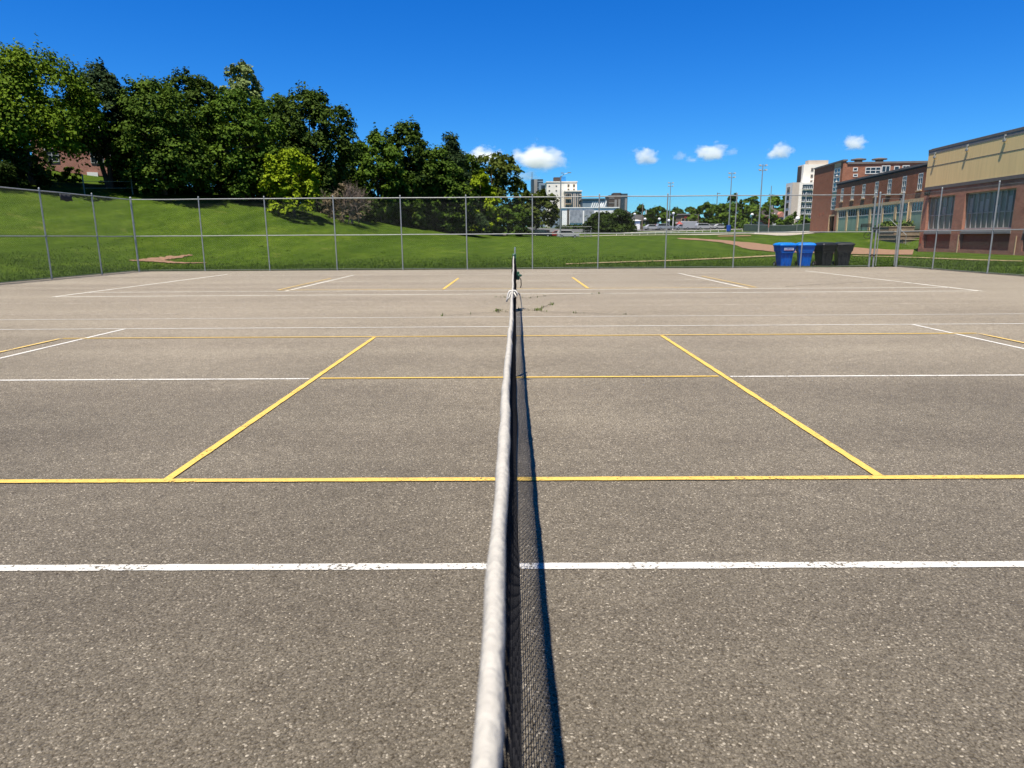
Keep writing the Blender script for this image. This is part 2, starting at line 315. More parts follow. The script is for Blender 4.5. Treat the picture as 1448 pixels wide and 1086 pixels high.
# ------------------------------------------------------------------ helpers: meshes and objects
def tag(o, label=None, cat=None, group=None, kind=None):
    if label: o['label'] = label
    if cat: o['category'] = cat
    if group: o['group'] = group
    if kind: o['kind'] = kind
    return o
def thing(name, label, cat, loc=(0, 0, 0), rz=0, group=None):
    o = bpy.data.objects.new(name, None); COL.objects.link(o); o.empty_display_size = .2
    o.location = loc; o.rotation_euler = (0, 0, rz)
    return tag(o, label, cat, group)
def dup(root, loc, rz=None, label=None, group=None, scale=None):
    r = root.copy(); COL.objects.link(r); r.location = loc
    if rz is not None: r.rotation_euler = (0, 0, rz)
    if label: r['label'] = label
    if group: r['group'] = group
    if scale: r.scale = scale
    for ch in list(root.children):
        c = ch.copy(); COL.objects.link(c); c.parent = r
        for g in list(ch.children):
            d = g.copy(); COL.objects.link(d); d.parent = c
    return r
class MB:
    def __init__(s): s.v, s.f = [], []
    def add(s, vs, fs):
        o = len(s.v); s.v += [tuple(p) for p in vs]; s.f += [tuple(o + i for i in f) for f in fs]; return s
    def box(s, x0, x1, y0, y1, z0, z1):
        return s.add([(x0,y0,z0),(x1,y0,z0),(x1,y1,z0),(x0,y1,z0),(x0,y0,z1),(x1,y0,z1),(x1,y1,z1),(x0,y1,z1)],
                     [(0,3,2,1),(4,5,6,7),(0,1,5,4),(1,2,6,5),(2,3,7,6),(3,0,4,7)])
    def cyl(s, p0, p1, r0, r1=None, n=8):
        return s.path([p0, p1], [r0, r0 if r1 is None else r1], n)
    def path(s, pts, rad, n=8, cap=True):
        pts = [Vector(p) for p in pts]
        if not isinstance(rad, (list, tuple)): rad = [rad]*len(pts)
        vs, fs = [], []; t0 = (pts[1] - pts[0]).normalized()
        a = t0.orthogonal().normalized()
        for i, p in enumerate(pts):
            t = (pts[min(i+1, len(pts)-1)] - pts[max(i-1, 0)]).normalized()
            a = (a - t*a.dot(t)).normalized(); b = t.cross(a)
            for k in range(n):
                an = 2*PI*k/n; vs.append(p + (a*math.cos(an) + b*math.sin(an))*rad[i])
        for i in range(len(pts)-1):
            for k in range(n):
                k2 = (k+1) % n; fs.append((i*n+k, i*n+k2, (i+1)*n+k2, (i+1)*n+k))
        if cap: fs += [tuple(range(n-1, -1, -1)), tuple(range((len(pts)-1)*n, len(pts)*n))]
        return s.add(vs, fs)
    def lathe(s, prof, c=(0, 0, 0), n=16):
        vs, fs = [], []
        for r, z in prof:
            for k in range(n): an = 2*PI*k/n; vs.append((c[0] + r*math.cos(an), c[1] + r*math.sin(an), c[2] + z))
        for i in range(len(prof)-1):
            for k in range(n): k2 = (k+1) % n; fs.append((i*n+k, i*n+k2, (i+1)*n+k2, (i+1)*n+k))
        fs += [tuple(range(n-1, -1, -1)), tuple(range((len(prof)-1)*n, len(prof)*n))]
        return s.add(vs, fs)
    def prism(s, poly, y0, y1):
        """outline in x,z swept along y"""
        n = len(poly); vs = [(x, y0, z) for x, z in poly] + [(x, y1, z) for x, z in poly]
        fs = [tuple(range(n)), tuple(range(2*n-1, n-1, -1))] + [(i, n+i, n+(i+1) % n, (i+1) % n) for i in range(n)]
        return s.add(vs, fs)
    def build(s, name, m, parent=None, smooth=False, bevel=0, loc=None):
        me = bpy.data.meshes.new(name); me.from_pydata(s.v, [], s.f); me.materials.append(m)
        bm = bmesh.new(); bm.from_mesh(me); bmesh.ops.recalc_face_normals(bm, faces=bm.faces)
        uv = bm.loops.layers.uv.new('UVMap')
        for f in bm.faces:
            nx, ny, nz = abs(f.normal.x), abs(f.normal.y), abs(f.normal.z)
            for lp in f.loops:
                c = lp.vert.co
                lp[uv].uv = (c.x, c.y) if nz > max(nx, ny) else ((c.y, c.z) if nx > ny else (c.x, c.z))
            f.smooth = smooth
        bm.to_mesh(me); bm.free()
        o = bpy.data.objects.new(name, me); COL.objects.link(o); o.parent = parent
        if loc: o.location = loc
        if bevel:
            b = o.modifiers.new('bevel', 'BEVEL'); b.width = bevel; b.segments = 2; b.limit_method = 'ANGLE'; b.angle_limit = R(40)
        return o
def np_mesh(name, verts, faces, m, parent=None, tint=None, smooth=False):
    """faces: (n,k) int array, all the same size"""
    me = bpy.data.meshes.new(name); nv, (nf, k) = len(verts), faces.shape
    me.vertices.add(nv); me.vertices.foreach_set('co', np.asarray(verts, np.float32).ravel())
    me.loops.add(nf*k); me.loops.foreach_set('vertex_index', faces.astype(np.int32).ravel())
    me.polygons.add(nf); me.polygons.foreach_set('loop_start', np.arange(0, nf*k, k, dtype=np.int32))
    me.update(calc_edges=True); me.validate()
    if tint is not None:
        at_ = me.attributes.new('tint', 'FLOAT', 'FACE'); at_.data.foreach_set('value', np.asarray(tint, np.float32))
    if smooth: me.polygons.foreach_set('use_smooth', np.ones(nf, bool))
    me.materials.append(m)
    o = bpy.data.objects.new(name, me); COL.objects.link(o); o.parent = parent
    return o

# ------------------------------------------------------------------ terrain
CX, CY0, CY1 = 17.6, -40.0, 31.5          # the asphalt court: |x| < CX, CY0 < y < CY1
def p3(px, py, Y): v = at(px, py, Y); return (v.x, v.y, v.z)
LINE = [p3(-60, 252, 46), p3(0, 262, 50), p3(120, 268, 55), p3(250, 275, 60), p3(320, 282, 62.5), p3(400, 291, 65), p3(480, 305, 75), p3(560, 316, 90), p3(650, 327, 110), p3(735, 332, 130)]
CP = list(LINE)
CP += [(x - 9, y + 9, z + 1.6) for x, y, z in LINE[:-2]] + [(x - 30, y + 30, z + 5.0) for x, y, z in LINE[:-1]]
CP += [(-44, 38, 5.3), (-46, 25, 5.0), (-46, 10, 4.8), (-46, -20, 4.8), (-70, 20, 7), (-80, 80, 9), (-29, 20, 1.5), (-28, 34, 1.25), (-31, 42, 2.6), (-23, 15, .25), (-23, 30, .3), (-22, 38, .15),
       (-25, 48, 1.7), (-20, 46, .35), (-22, 55, 2.6), (-15, 50, .3), (-14, 62, 1.7), (-10, 45, .02), (-10, 60, .55), (-8, 75, 1.0), (-5, 95, 1.35)]
CP += [(x, y, -.02) for x in (-20, -12, -4, 4, 12, 20) for y in (32.5, 36)] + [(x, y, -.02) for x in (20, 26) for y in (-30, -10, 5, 20, 30)] + [(-20, y, 0) for y in (-30, -10, 5, 20)]
CP += [(0, 45, .02), (8, 45, .02), (18, 45, .0), (28, 45, 0), (5, 60, .15), (15, 60, .15), (26, 60, .05), (3, 80, .55), (12, 80, .6), (22, 80, .6), (32, 72, .35), (33, 50, -.02), (34.5, 60, -.06), (34, 40, -.02), (34, 20, -.02), (60, 30, 0), (60, 10, 0),
       (36, 64, .15), (37, 70, .6), (38.6, 78, 1.55), (42.2, 70, 2.05), (46, 60, 2.1), (44, 82, 2.08), (44.2, 95, 2.0), (39, 95, 1.5), (60, 90, 2.2), (60, 70, 2.2), (44, 110, 2.0)]
CP += [p3(720, 340, 90), p3(760, 338, 140), p3(800, 338, 140), p3(870, 335, 140), p3(1000, 331.5, 135), p3(1100, 331, 125), p3(950, 340, 95), p3(1040, 338, 95), p3(1160, 332, 100),
       p3(770, 331, 165), p3(870, 327, 175), p3(960, 325, 190), p3(1060, 324, 180), p3(1110, 322, 170), p3(820, 324, 215), p3(920, 323, 240), p3(1060, 321, 260), p3(760, 322, 300), p3(940, 321, 320), p3(1100, 318, 320)]
CP += [(-60, 140, 8), (-50, 200, 8), (-20, 300, 7), (110, 200, 4.5), (110, 320, 6), (110, 120, 3), (110, 40, 1), (110, -30, 0), (-85, -30, 6)]
CPA = np.array(CP, float)
def _tps_k(d2): return np.where(d2 > 1e-9, .5*d2*np.log(np.maximum(d2, 1e-9)), 0)
def _fit(c, lam=6.0):
    n = len(c); d2 = ((c[:, None, :2] - c[None, :, :2])**2).sum(-1)
    A = np.zeros((n+3, n+3)); A[:n, :n] = _tps_k(d2) + lam*np.eye(n); A[:n, n] = 1; A[:n, n+1:] = c[:, :2]; A[n, :n] = 1; A[n+1:, :n] = c[:, :2].T
    return np.linalg.solve(A, np.concatenate([c[:, 2], np.zeros(3)]))
_w = _fit(CPA)
def hgts(x, y):
    x = np.asarray(x, float); y = np.asarray(y, float); sh = x.shape
    x = np.clip(x.ravel(), -88, 115); y = np.clip(y.ravel(), -40, 330)
    out = np.zeros(len(x))
    for i in range(0, len(x), 20000):
        xx, yy = x[i:i+20000], y[i:i+20000]
        d2 = (xx[:, None] - CPA[None, :, 0])**2 + (yy[:, None] - CPA[None, :, 1])**2
        out[i:i+20000] = _tps_k(d2) @ _w[:len(CPA)] + _w[-3] + _w[-2]*xx + _w[-1]*yy
    # flat beside and under the asphalt
    dx = np.maximum(np.abs(x) - CX, 0); dy = np.maximum(y - CY1, 0); d = np.sqrt(dx*dx + dy*dy)
    t = np.clip((d - .6)/7.0, 0, 1); t = t*t*(3 - 2*t)
    out = -.03*(1 - t) + out*t
    out = np.where(d < .3, -.06, out)
    return out.reshape(sh)
def hgt(x, y): return float(hgts(np.array([x]), np.array([y]))[0])
def hit(px, py, lift=0.0):
    """point of the terrain seen at a pixel"""
    d = ray(px, py); d = d/d.y
    ys = np.arange(20, 330, .25); P = np.array(EYE)[None, :] + ys[:, None]*np.array(d)[None, :]
    below = P[:, 2] < hgts(P[:, 0], P[:, 1]) + lift
    i = int(np.argmax(below)) if below.any() else len(ys)-1
    return Vector(P[i])

def build_ground():
    near_x = np.arange(-88, 115.1, 1.4); near_y = np.arange(-40, 330.1, 1.4)
    far = np.array([8, 22, 50, 110, 240, 520, 1100, 2300, 5000.])
    gx = np.concatenate([-88 - far[::-1], near_x, near_x[-1] + far]); gy = np.concatenate([-40 - far[::-1], near_y, near_y[-1] + far])
    X, Y = np.meshgrid(gx, gy); Z = hgts(X, Y)
    rr = np.maximum(np.abs(X) - 100, 0) + np.maximum(Y - 330, 0); Z = Z - rr*.004
    nx, ny = len(gx), len(gy)
    V = np.stack([X.ravel(), Y.ravel(), Z.ravel()], 1)
    i, j = np.meshgrid(np.arange(nx-1), np.arange(ny-1)); a = (j*nx + i).ravel()
    F = np.stack([a, a+1, a+nx+1, a+nx], 1)
    tag(np_mesh('grass_field', V, F, M['grass'], smooth=True), kind='structure')
build_ground()

def strip(name, left, right, m, dz=.045, n=60, across=6, kind='structure'):
    """a sheet on the terrain between two outlines given as ground points"""
    def resample(pts, n):
        pts = [Vector((p[0], p[1])) for p in pts]; L = [0]
        for a, b in zip(pts, pts[1:]): L.append(L[-1] + (b-a).length)
        out = []
        for t in np.linspace(0, L[-1], n):
            k = max(0, min(len(pts)-2, int(np.searchsorted(L, t) - 1))); f = (t - L[k])/max(1e-6, L[k+1]-L[k])
            out.append(pts[k].lerp(pts[k+1], min(1, max(0, f))))
        return out
    A, B = resample(left, n), resample(right, n)
    P = np.array([[a.lerp(b, k/across)[:] for k in range(across+1)] for a, b in zip(A, B)])
    rs = np.random.RandomState(3); wob = rs.uniform(-.16, .16, (n, 2))
    P[1:-1, 0] += wob[1:-1]; P[1:-1, -1] += wob[::-1][1:-1]
    Z = hgts(P[..., 0], P[..., 1]) + dz
    V = np.concatenate([P, Z[..., None]], -1).reshape(-1, 3); w = across+1
    i, j = np.meshgrid(np.arange(across), np.arange(n-1)); a = (j*w + i).ravel()
    return tag(np_mesh(name, V, np.stack([a, a+1, a+w+1, a+w], 1), m, smooth=True), kind=kind)
H = lambda *ps: [hit(*p) for p in ps]

# the asphalt and its painted lines
mb = MB(); nx_, ny_ = 12, 24
b = MB()
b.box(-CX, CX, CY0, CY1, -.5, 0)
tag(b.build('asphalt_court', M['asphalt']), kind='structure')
def lines(name, rects, m, z=.004):
    mb = MB()
    for (xa, ya, xb, yb, w) in rects:
        a, c = Vector((xa, ya)), Vector((xb, yb)); d = (c - a).normalized(); nrm = Vector((-d.y, d.x))*w/2
        n = max(1, int((c - a).length/(.10 if min(ya, yb) < 8 else 1.2))); rnd = random.Random(int(abs(xa*31 + ya*17)*10))
        off = [nrm*(1 + rnd.uniform(-.09, .09)) + nrm*rnd.uniform(-.05, .05) for _ in range(n+1)]
        for k in range(n):
            p, q = a.lerp(c, k/n), a.lerp(c, (k+1)/n)
            mb.add([(*(p - off[k]), z), (*(q - off[k+1]), z), (*(q + off[k+1]), z), (*(p + off[k]), z)], [(0, 1, 2, 3)])
    return tag(mb.build(name, m), kind='structure')
YC = 6.89
BL = 11.885
lines('white_court_lines', [(-BL, 2.765, BL, 2.765, .056), (-6.4, YC+.01, -2.18, YC, .052), (2.18, YC, 6.4, YC-.01, .052), (-BL, 11.01, BL, 11.01, .05), (-BL, 12.40, BL, 12.40, .045),
      (-6.40, 2.8, -6.40, 10.98, .06), (6.40, 2.8, 6.40, 10.98, .06), (-BL, 1.40, BL, 1.40, .06), (-BL, 1.3, -BL, 12.43, .08), (BL, 1.3, BL, 12.43, .08)], M['white_paint'])
lines('yellow_court_lines', [(-2.145, 3.89, -2.10, 9.86, .054), (2.145, 3.89, 2.10, 9.86, .054), (-6.72, 3.862, 6.72, 3.862, .058), (-6.72, 9.92, 6.72, 9.92, .05), (-2.06, YC+.005, 2.06, YC+.005, .05),
      (-2.06, 19.2, -2.06, 24.6, .075), (2.02, 19.2, 2.02, 24.6, .075)], M['yellow_paint'], .008)
lines('worn_yellow_court_lines', [(-6.72, 8.6, -6.72, 9.86, .055), (6.72, 8.9, 6.72, 9.86, .055), (-6.75, 19.25, 6.75, 19.2, .075), (-6.72, 19.3, -6.72, 24.9, .06), (6.72, 19.3, 6.72, 24.9, .06)], M['worn_yellow'], .012)
lines('worn_white_court_lines', [(-BL, 17.5, BL, 17.6, .075), (-BL, 18.88, BL, 18.85, .07), (-BL, 17.45, -BL, 28.3, .09), (BL, 17.5, BL, 28.3, .09),
      (-6.4, 18.9, -6.4, 27.2, .07), (6.4, 18.9, 6.4, 27.2, .07)], M['worn_white'], .004)
lines('faded_white_court_lines', [(-6.4, 23.0, 6.4, 23.0, .07), (-BL, 27.1, BL, 27.1, .07), (-BL, 28.5, BL, 28.5, .07)], M['faded_white'], .004)
lines('nearly_gone_court_lines', [(-7, 14.4, 9.5, 14.35, .11), (-12.5, 15.6, -1.5, 15.55, .1), (-14, 20.4, 13, 20.6, .1), (-16.5, 13.3, -6, 13.25, .08)], M['ghost_white'], .004)
# cracks near the net post
def crack(pts, w, seed):
    rnd = random.Random(seed); out = []
    for a, b_ in zip(pts, pts[1:]):
        a, b_ = Vector(a), Vector(b_); n = max(2, int((b_-a).length/.12))
        for k in range(n): out.append(a.lerp(b_, k/n) + Vector((rnd.uniform(-.02, .02), rnd.uniform(-.03, .03))))
    out.append(Vector(pts[-1])); return out, w
CR = []
for pts, w in (([(-1.35, 12.6), (-.9, 12.85), (-.35, 13.15), (-.05, 13.32), (.12, 13.5), (.35, 13.42), (.75, 13.05), (1.1, 12.95), (1.6, 12.75), (2.3, 12.6)], .02),
               ([(-.35, 13.15), (-.38, 13.6), (.3, 13.75), (.38, 13.6), (.55, 14.1), (.72, 14.5), (.8, 14.8)], .02),
               ([(-.5, 16.6), (.3, 16.3), (.8, 16.9), (1.6, 17.3), (2.5, 17.5)], .03), ([(7.6, 19.4), (9.2, 20.4), (10.6, 21.0)], .03)):
    CR.append(crack([(x, y) for x, y in pts], w, int(pts[0][1]*10)))
mb = MB()
for pts, w in CR:
    for k in range(len(pts)-1):
        a, c = pts[k], pts[k+1]; d = (c-a).normalized(); nn = Vector((-d.y, d.x))*w/2
        mb.add([(*(a-nn), .016), (*(c-nn), .016), (*(c+nn), .016), (*(a+nn), .016)], [(0, 1, 2, 3)])
tag(mb.build('pavement_cracks', M['soil']), kind='structure')
# dust and soil edge between asphalt and fence
def edge_dirt():
    mb = MB(); rnd = random.Random(8)
    def run(p, q, inward, w0, w1):
        p, q = Vector(p), Vector(q); n = int((q-p).length/.5)
        ws = [rnd.uniform(w0, w1) for _ in range(n+1)]
        for k in range(n):
            a, c = p.lerp(q, k/n), p.lerp(q, (k+1)/n); i = Vector(inward)
            mb.add([(*a, .005), (*c, .005), (*(c + i*ws[k+1]), .005), (*(a + i*ws[k]), .005)], [(0, 1, 2, 3)])
    run((-CX, -5), (-CX, CY1), (1, 0), .55, .85); run((CX, -5), (CX, CY1), (-1, 0), .2, .4); run((-CX+.6, CY1-.001), (CX-.45, CY1-.001), (0, -1), .22, .36)
    return tag(mb.build('soil_edge', mat('grey_soil', (.13, .115, .095), .95, .35, 3, .4, 30)), kind='structure')
edge_dirt()

# dirt on the field
strip('infield_dirt', H((183, 369.5), (215, 366), (240, 363.5), (272, 361)), H((187, 370.5), (215, 371.2), (236, 368.6), (272, 362)), M['dirt'])
strip('infield_dirt', H((212, 370.4), (240, 373.2), (262, 373.6), (292, 373.2)), H((225, 369.0), (240, 370.5), (262, 372.2), (292, 372.6)), M['dirt'], .05)
strip('base_path_dirt', H((958, 337), (985, 337.4), (1040, 342), (1095, 347.5), (1200, 350), (1292, 354)), H((958, 338), (985, 340), (1040, 347.5), (1095, 357), (1200, 360), (1290, 361)), M['dirt'], .05)
strip('worn_track', H((800, 374), (880, 371), (960, 368.5), (1040, 364.6), (1098, 361.5)), H((800, 374.8), (880, 372), (960, 369.6), (1040, 366), (1098, 363)), M['tan_dirt'], .05, across=3)
strip('worn_track', H((1205, 362), (1300, 365), (1370, 367.5), (1445, 370)), H((1205, 362.8), (1300, 365.8), (1370, 369), (1445, 371)), M['tan_dirt'], .05, across=3)
strip('field_edge_path', H((700, 334), (800, 334.6), (868, 333.6), (960, 332.6), (1060, 331.4), (1170, 329)), H((700, 333.3), (800, 333.8), (868, 332.8), (960, 331.9), (1060, 330.6), (1170, 328.2)), M['pale_path'], .07)
strip('infield_dirt', H((1015, 335), (1050, 334.6), (1062, 334.2)), H((1015, 333.8), (1050, 333.2), (1062, 333.2)), M['dirt'], .06)
tag(strip('parking_lot', [(2, 172), (60, 172), (108, 172)], [(2, 208), (60, 208), (108, 208)], M['road'], .08), kind='structure')

# ------------------------------------------------------------------ chain-link fences
def fabric(mb, p0, p1, z0, z1, pitch=.085, r=.001, skip=None):
    p0, p1 = Vector(p0), Vector(p1); L = (p1-p0).length; d = (p1-p0)/L; nrm = Vector((-d.y, d.x)); Hh = z1-z0
    for sgn in (1, -1):
        off = nrm*(.0025*sgn); c = -Hh if sgn > 0 else 0
        while c < (L if sgn > 0 else L + Hh):
            # s = c + sgn*z
            za, zb = 0.0, Hh
            if sgn > 0: za = max(za, -c); zb = min(zb, L-c)
            else: za = max(za, c-L); zb = min(zb, c)
            if zb - za > .02:
                A = p0 + d*(c + sgn*za) + off; B = p0 + d*(c + sgn*zb) + off
                mb.path([(A.x, A.y, z0+za), (B.x, B.y, z0+zb)], r, 3, cap=False)
            c += pitch
def fence(name, label, p0, p1, Hh, posts, top=True, r_post=.027, thick=(), group=None, bottom=True, mid=True):
    p0, p1 = Vector(p0), Vector(p1); L = (p1-p0).length; d = (p1-p0)/L; nrm = Vector((-d.y, d.x))
    t = thing(name, label, 'fence', (p0.x, p0.y, 0), math.atan2(d.y, d.x), group)
    rnd = random.Random(len(label))
    for i, s in enumerate(posts):
        mb = MB(); rp = .043 if i in thick else r_post
        lean = rnd.uniform(-.02, .02)
        mb.path([(s, 0, -.25), (s + lean, 0, Hh + .03)], rp, 10); mb.lathe([(rp*1.15, 0), (rp*1.2, .03), (rp*.8, .06), (.005, .075)], (s + lean, 0, Hh + .02), 10)
        for zz in (.35, .8, 1.25, 2.1, 2.6): mb.lathe([(rp*1.1, 0), (rp*1.1, .022)], (s + lean*zz/Hh, 0, zz), 10)   # tie bands
        mb.build('post', M['galv'], t, smooth=False)
    def wavy(z, amp): return [(s, -.045 if False else 0, z + rnd.uniform(-amp, amp)) for s in np.linspace(0, L, max(3, int(L/1.5)))]
    if top: MB().path(wavy(Hh-.03, .008), .022, 8).build('top_rail', M['galv'], t)
    else: MB().path(wavy(Hh-.05, .012), .005, 4).build('tension_wire', M['galv'], t)
    if mid: MB().path(wavy(Hh*.49, .008), .021, 8).build('middle_rail', M['galv'], t)
    if bottom: MB().path(wavy(.06, .01), .012, 6).build('bottom_rail', M['wire'], t)
    mb = MB(); fabric(mb, (0, .04), (L, .04), .03, Hh-.02)
    mb.build('chain_link', M['wire'], t)
    return t
FY, FXL, FXR, FH = 31.3, -17.16, 17.22, 3.2
px_posts = [0, 3.01, 5.97, 9.04, 12.03, 14.96, 17.92, 20.88, 23.93, 27.01, 30.05, 33.16]
fence('chain_link_fence', 'long chain-link fence across the far end of the court before the grass field', (FXL, FY), (FXL + 33.16, FY), FH, px_posts, thick=(0, 11))
fence('chain_link_fence', 'chain-link fence on the left of the court, running below the grassy hill', (FXL-.03, FY - 33), (FXL-.03, FY - .1), FH, [30.2 - k*3.13 for k in range(9)][::-1])
fence('chain_link_fence', 'chain-link fence on the right of the court, running past the brick gym', (FXR+.03, FY - .1), (FXR+.03, FY - 33), FH, [2.6 + k*3.35 for k in range(9)], top=False)
def gate():
    t = thing('fence_gate', 'narrow chain-link gate between two steel posts in the right far corner', 'gate', (FXL + 33.16, FY, 0))
    a, e = .18, FXR - (FXL + 33.16)
    for s, r, hh in ((a, .04, FH), (e, .05, FH)):
        mb = MB(); mb.path([(s, 0, -.25), (s, 0, hh + .05)], r, 10); mb.lathe([(r*1.15, 0), (r*.8, .05), (.005, .07)], (s, 0, hh + .03), 10); mb.build('post', M['galv'], t)
    mb = MB(); mb.path([(a, 0, FH-.03), (e, 0, FH-.03)], .022, 8).build('top_rail', M['galv'], t)
    MB().path([(a + .12, 0, .06), (a + .12, 0, 3.0), (e - .09, 0, 3.0), (e - .09, 0, .06)], .019, 8).build('gate_frame', M['galv'], t)
    MB().path([(a + .14, 0, 1.55), (e - .11, 0, 1.55)], .016, 6).build('cross_bar', M['galv'], t)
    mb = MB(); fabric(mb, (a + .05, .03), (e - .05, .03), .08, FH-.05); mb.build('chain_link', M['wire'], t)
    for z in (.5, 1.7): MB().box(-.03, a + .03, -.055, -.04, z, z + .05).build('latch', M['rubber'], t)
gate()
o = MB()
N = 10
pts = [(k/N, math.sin(k*1.3)*.02) for k in range(N+1)]
vs = [(0, y - .035, z) for z, top in ((0, 1), (-.14, 0), (-.27, 0)) for y in [p[0]*.72 for p in pts]]
vs2 = []
for r_, z in enumerate((0, -.13, -.26)):
    for k, p in enumerate(pts): vs2.append((.05 + .015*math.sin(k*1.7 + r_), p[0]*.72, z + (.02*math.sin(k*.9) if r_ == 2 else 0)))
for r_, z in enumerate((0, -.13, -.26)):
    for k, p in enumerate(pts): vs2.append((.07 + .015*math.sin(k*1.7 + r_), p[0]*.72, z + (.02*math.sin(k*.9) if r_ == 2 else 0)))
q = N+1; fs = []
for lay in (0, 1):
    for r_ in (0, 1):
        for k in range(N): a0 = lay*3*q + r_*q + k; fs.append((a0, a0+1, a0+q+1, a0+q))
rim = [0*q + k for k in range(q)] + [1*q + N, 2*q + N] + [2*q + k for k in range(N-1, -1, -1)] + [q]
for a0, b0 in zip(rim, rim[1:] + rim[:1]): fs.append((a0, b0, b0 + 3*q, a0 + 3*q))
rag = o.add(vs2, fs).build('hanging_cloth', M['rag'], smooth=True, loc=(FXL, 26.35, FH - .06))
tag(rag, 'small charcoal cloth hanging from the top rail of the left fence', 'cloth')

# ------------------------------------------------------------------ tennis net
NX = -.063; NY0, NY1 = .17, 13.6
def tape_z(y): return .915 + .155*abs((y - YC)/(NY1 - YC))**1.35
def tape_x(y): return NX + .002*math.sin(y*1.9 + .4) + .0007*math.sin(y*5.3)
def build_net():
    t = thing('tennis_net', 'long tennis net with white top tape running away across the court', 'tennis net', (NX, YC, 0))
    O = Vector((NX, YC, 0))
    # white tape folded over the cable, wrinkled
    n = 520; ys = np.linspace(NY0 + .12, NY1 - .35, n); rs = np.random.RandomState(4)
    def smooth_noise(n, k, seed):
        r = np.random.RandomState(seed).randn(n + 2*k); w = np.hanning(2*k+1); w /= w.sum(); return np.convolve(r, w, 'valid')[:n]*math.sqrt(k)
    wl, wr, hb, wx = smooth_noise(n, 5, 1), smooth_noise(n, 4, 2), smooth_noise(n, 9, 3), smooth_noise(n, 11, 5)
    prof = [(-.0125, -.062), (-.0145, -.035), (-.0165, -.012), (-.0125, .0025), (-.004, .0075), (.005, .0070), (.0125, .002), (.0165, -.013), (.0140, -.036), (.0115, -.064), (.006, -.066), (-.006, -.064)]
    V = []
    for i, y in enumerate(ys):
        x0, z0 = tape_x(y), tape_z(y) + .0012*hb[i]
        x0 += .0005*wx[i]
        for px_, pz_ in prof:
            sc = 1 + (.12*wl[i] if px_ < 0 else .12*wr[i])
            V.append((x0 + px_*.70*sc - O.x, y - O.y, z0 + pz_*(1 + .05*wl[i])))
    k = len(prof); F = []
    for i in range(n-1):
        for j in range(k): j2 = (j+1) % k; F.append((i*k+j, i*k+j2, (i+1)*k+j2, (i+1)*k+j))
    np_mesh('top_tape', np.array(V), np.array(F), M['tape'], t, smooth=True)
    # steel cable from post to post
    MB().path([(tape_x(y)-O.x, y-O.y, tape_z(y) - .004) for y in np.linspace(NY0, NY1, 80)], .004, 6).build('cable', M['rope'], t)
    # netting
    mb = MB(); yb = np.linspace(NY0 + .12, NY1 - .30, 150)
    rows = 20
    def net_x(y, f): return tape_x(y)*(1-f) + f*(-.036 + .006*math.sin(y*1.3 + 1) + .003*math.sin(y*4.1)) + .012*math.sin(f*PI)*(.8 + .7*math.sin(y*.9))
    def pt(y, f):
        zt = tape_z(y) - .05; return (net_x(y, f) - O.x, y - O.y, zt*(1-f) + .035*f)
    for r_ in range(rows+1):
        f = r_/rows
        mb.path([pt(y, f) for y in yb], .0017 if r_ < rows else .005, 4, cap=False)
    y = yb[0]
    while y < yb[-1]:
        mb.path([pt(y, f) for f in np.linspace(0, 1, 6)], .0016, 3, cap=False); y += .0445
    for y in (yb[0], yb[-1]): mb.path([pt(y, f) for f in np.linspace(0, 1, 6)], .009, 6)
    # gathered netting by the far post
    mb.build('netting', M['net'], t)
    mb = MB(); rnd = random.Random(5)
    for k_ in range(16):
        y = NY1 - rnd.uniform(.12, .4); a = rnd.uniform(-.01, .05)
        mb.path([(tape_x(y) - O.x + a*math.sin(f*7 + k_)*.8 + .02*rnd.random(), y - O.y + rnd.uniform(-.03, .03), .98*(1-f) + .04) for f in np.linspace(0, 1, 9)], .012, 5)
    mb.build('bunched_netting', M['net'], t)
    # centre strap and its knot
    mb = MB(); mb.box(-.008, .008, -.025, .025, .02, tape_z(YC) - .02); mb.build('centre_strap', M['net'], t, loc=(.018, 0, 0))
    mb = MB()
    zc = tape_z(YC) - .02
    def loop(pts, r=.0085): mb.path(pts, r, 6)
    loop([(-.018, -.35, zc + .012), (.0, -.34, zc + .032), (.018, -.35, zc + .012), (.016, -.36, zc - .03), (-.016, -.36, zc - .03), (-.018, -.35, zc + .012)], .010)
    loop([(0, -.36, zc + .03), (.03, -.37, zc + .03), (.05, -.38, zc + .0), (.038, -.38, zc - .03), (.014, -.37, zc + .012)])
    loop([(0, -.36, zc + .03), (-.03, -.37, zc + .025), (-.042, -.38, zc - .0), (-.05, -.38, zc - .05), (-.055, -.38, zc - .075)])
    loop([(0, -.36, zc + .028), (-.018, -.37, zc + .005), (-.03, -.38, zc - .03), (-.045, -.39, zc - .05)])
    mb.build('rope_knot', M['rope'], t, smooth=True)
    return t
build_net()
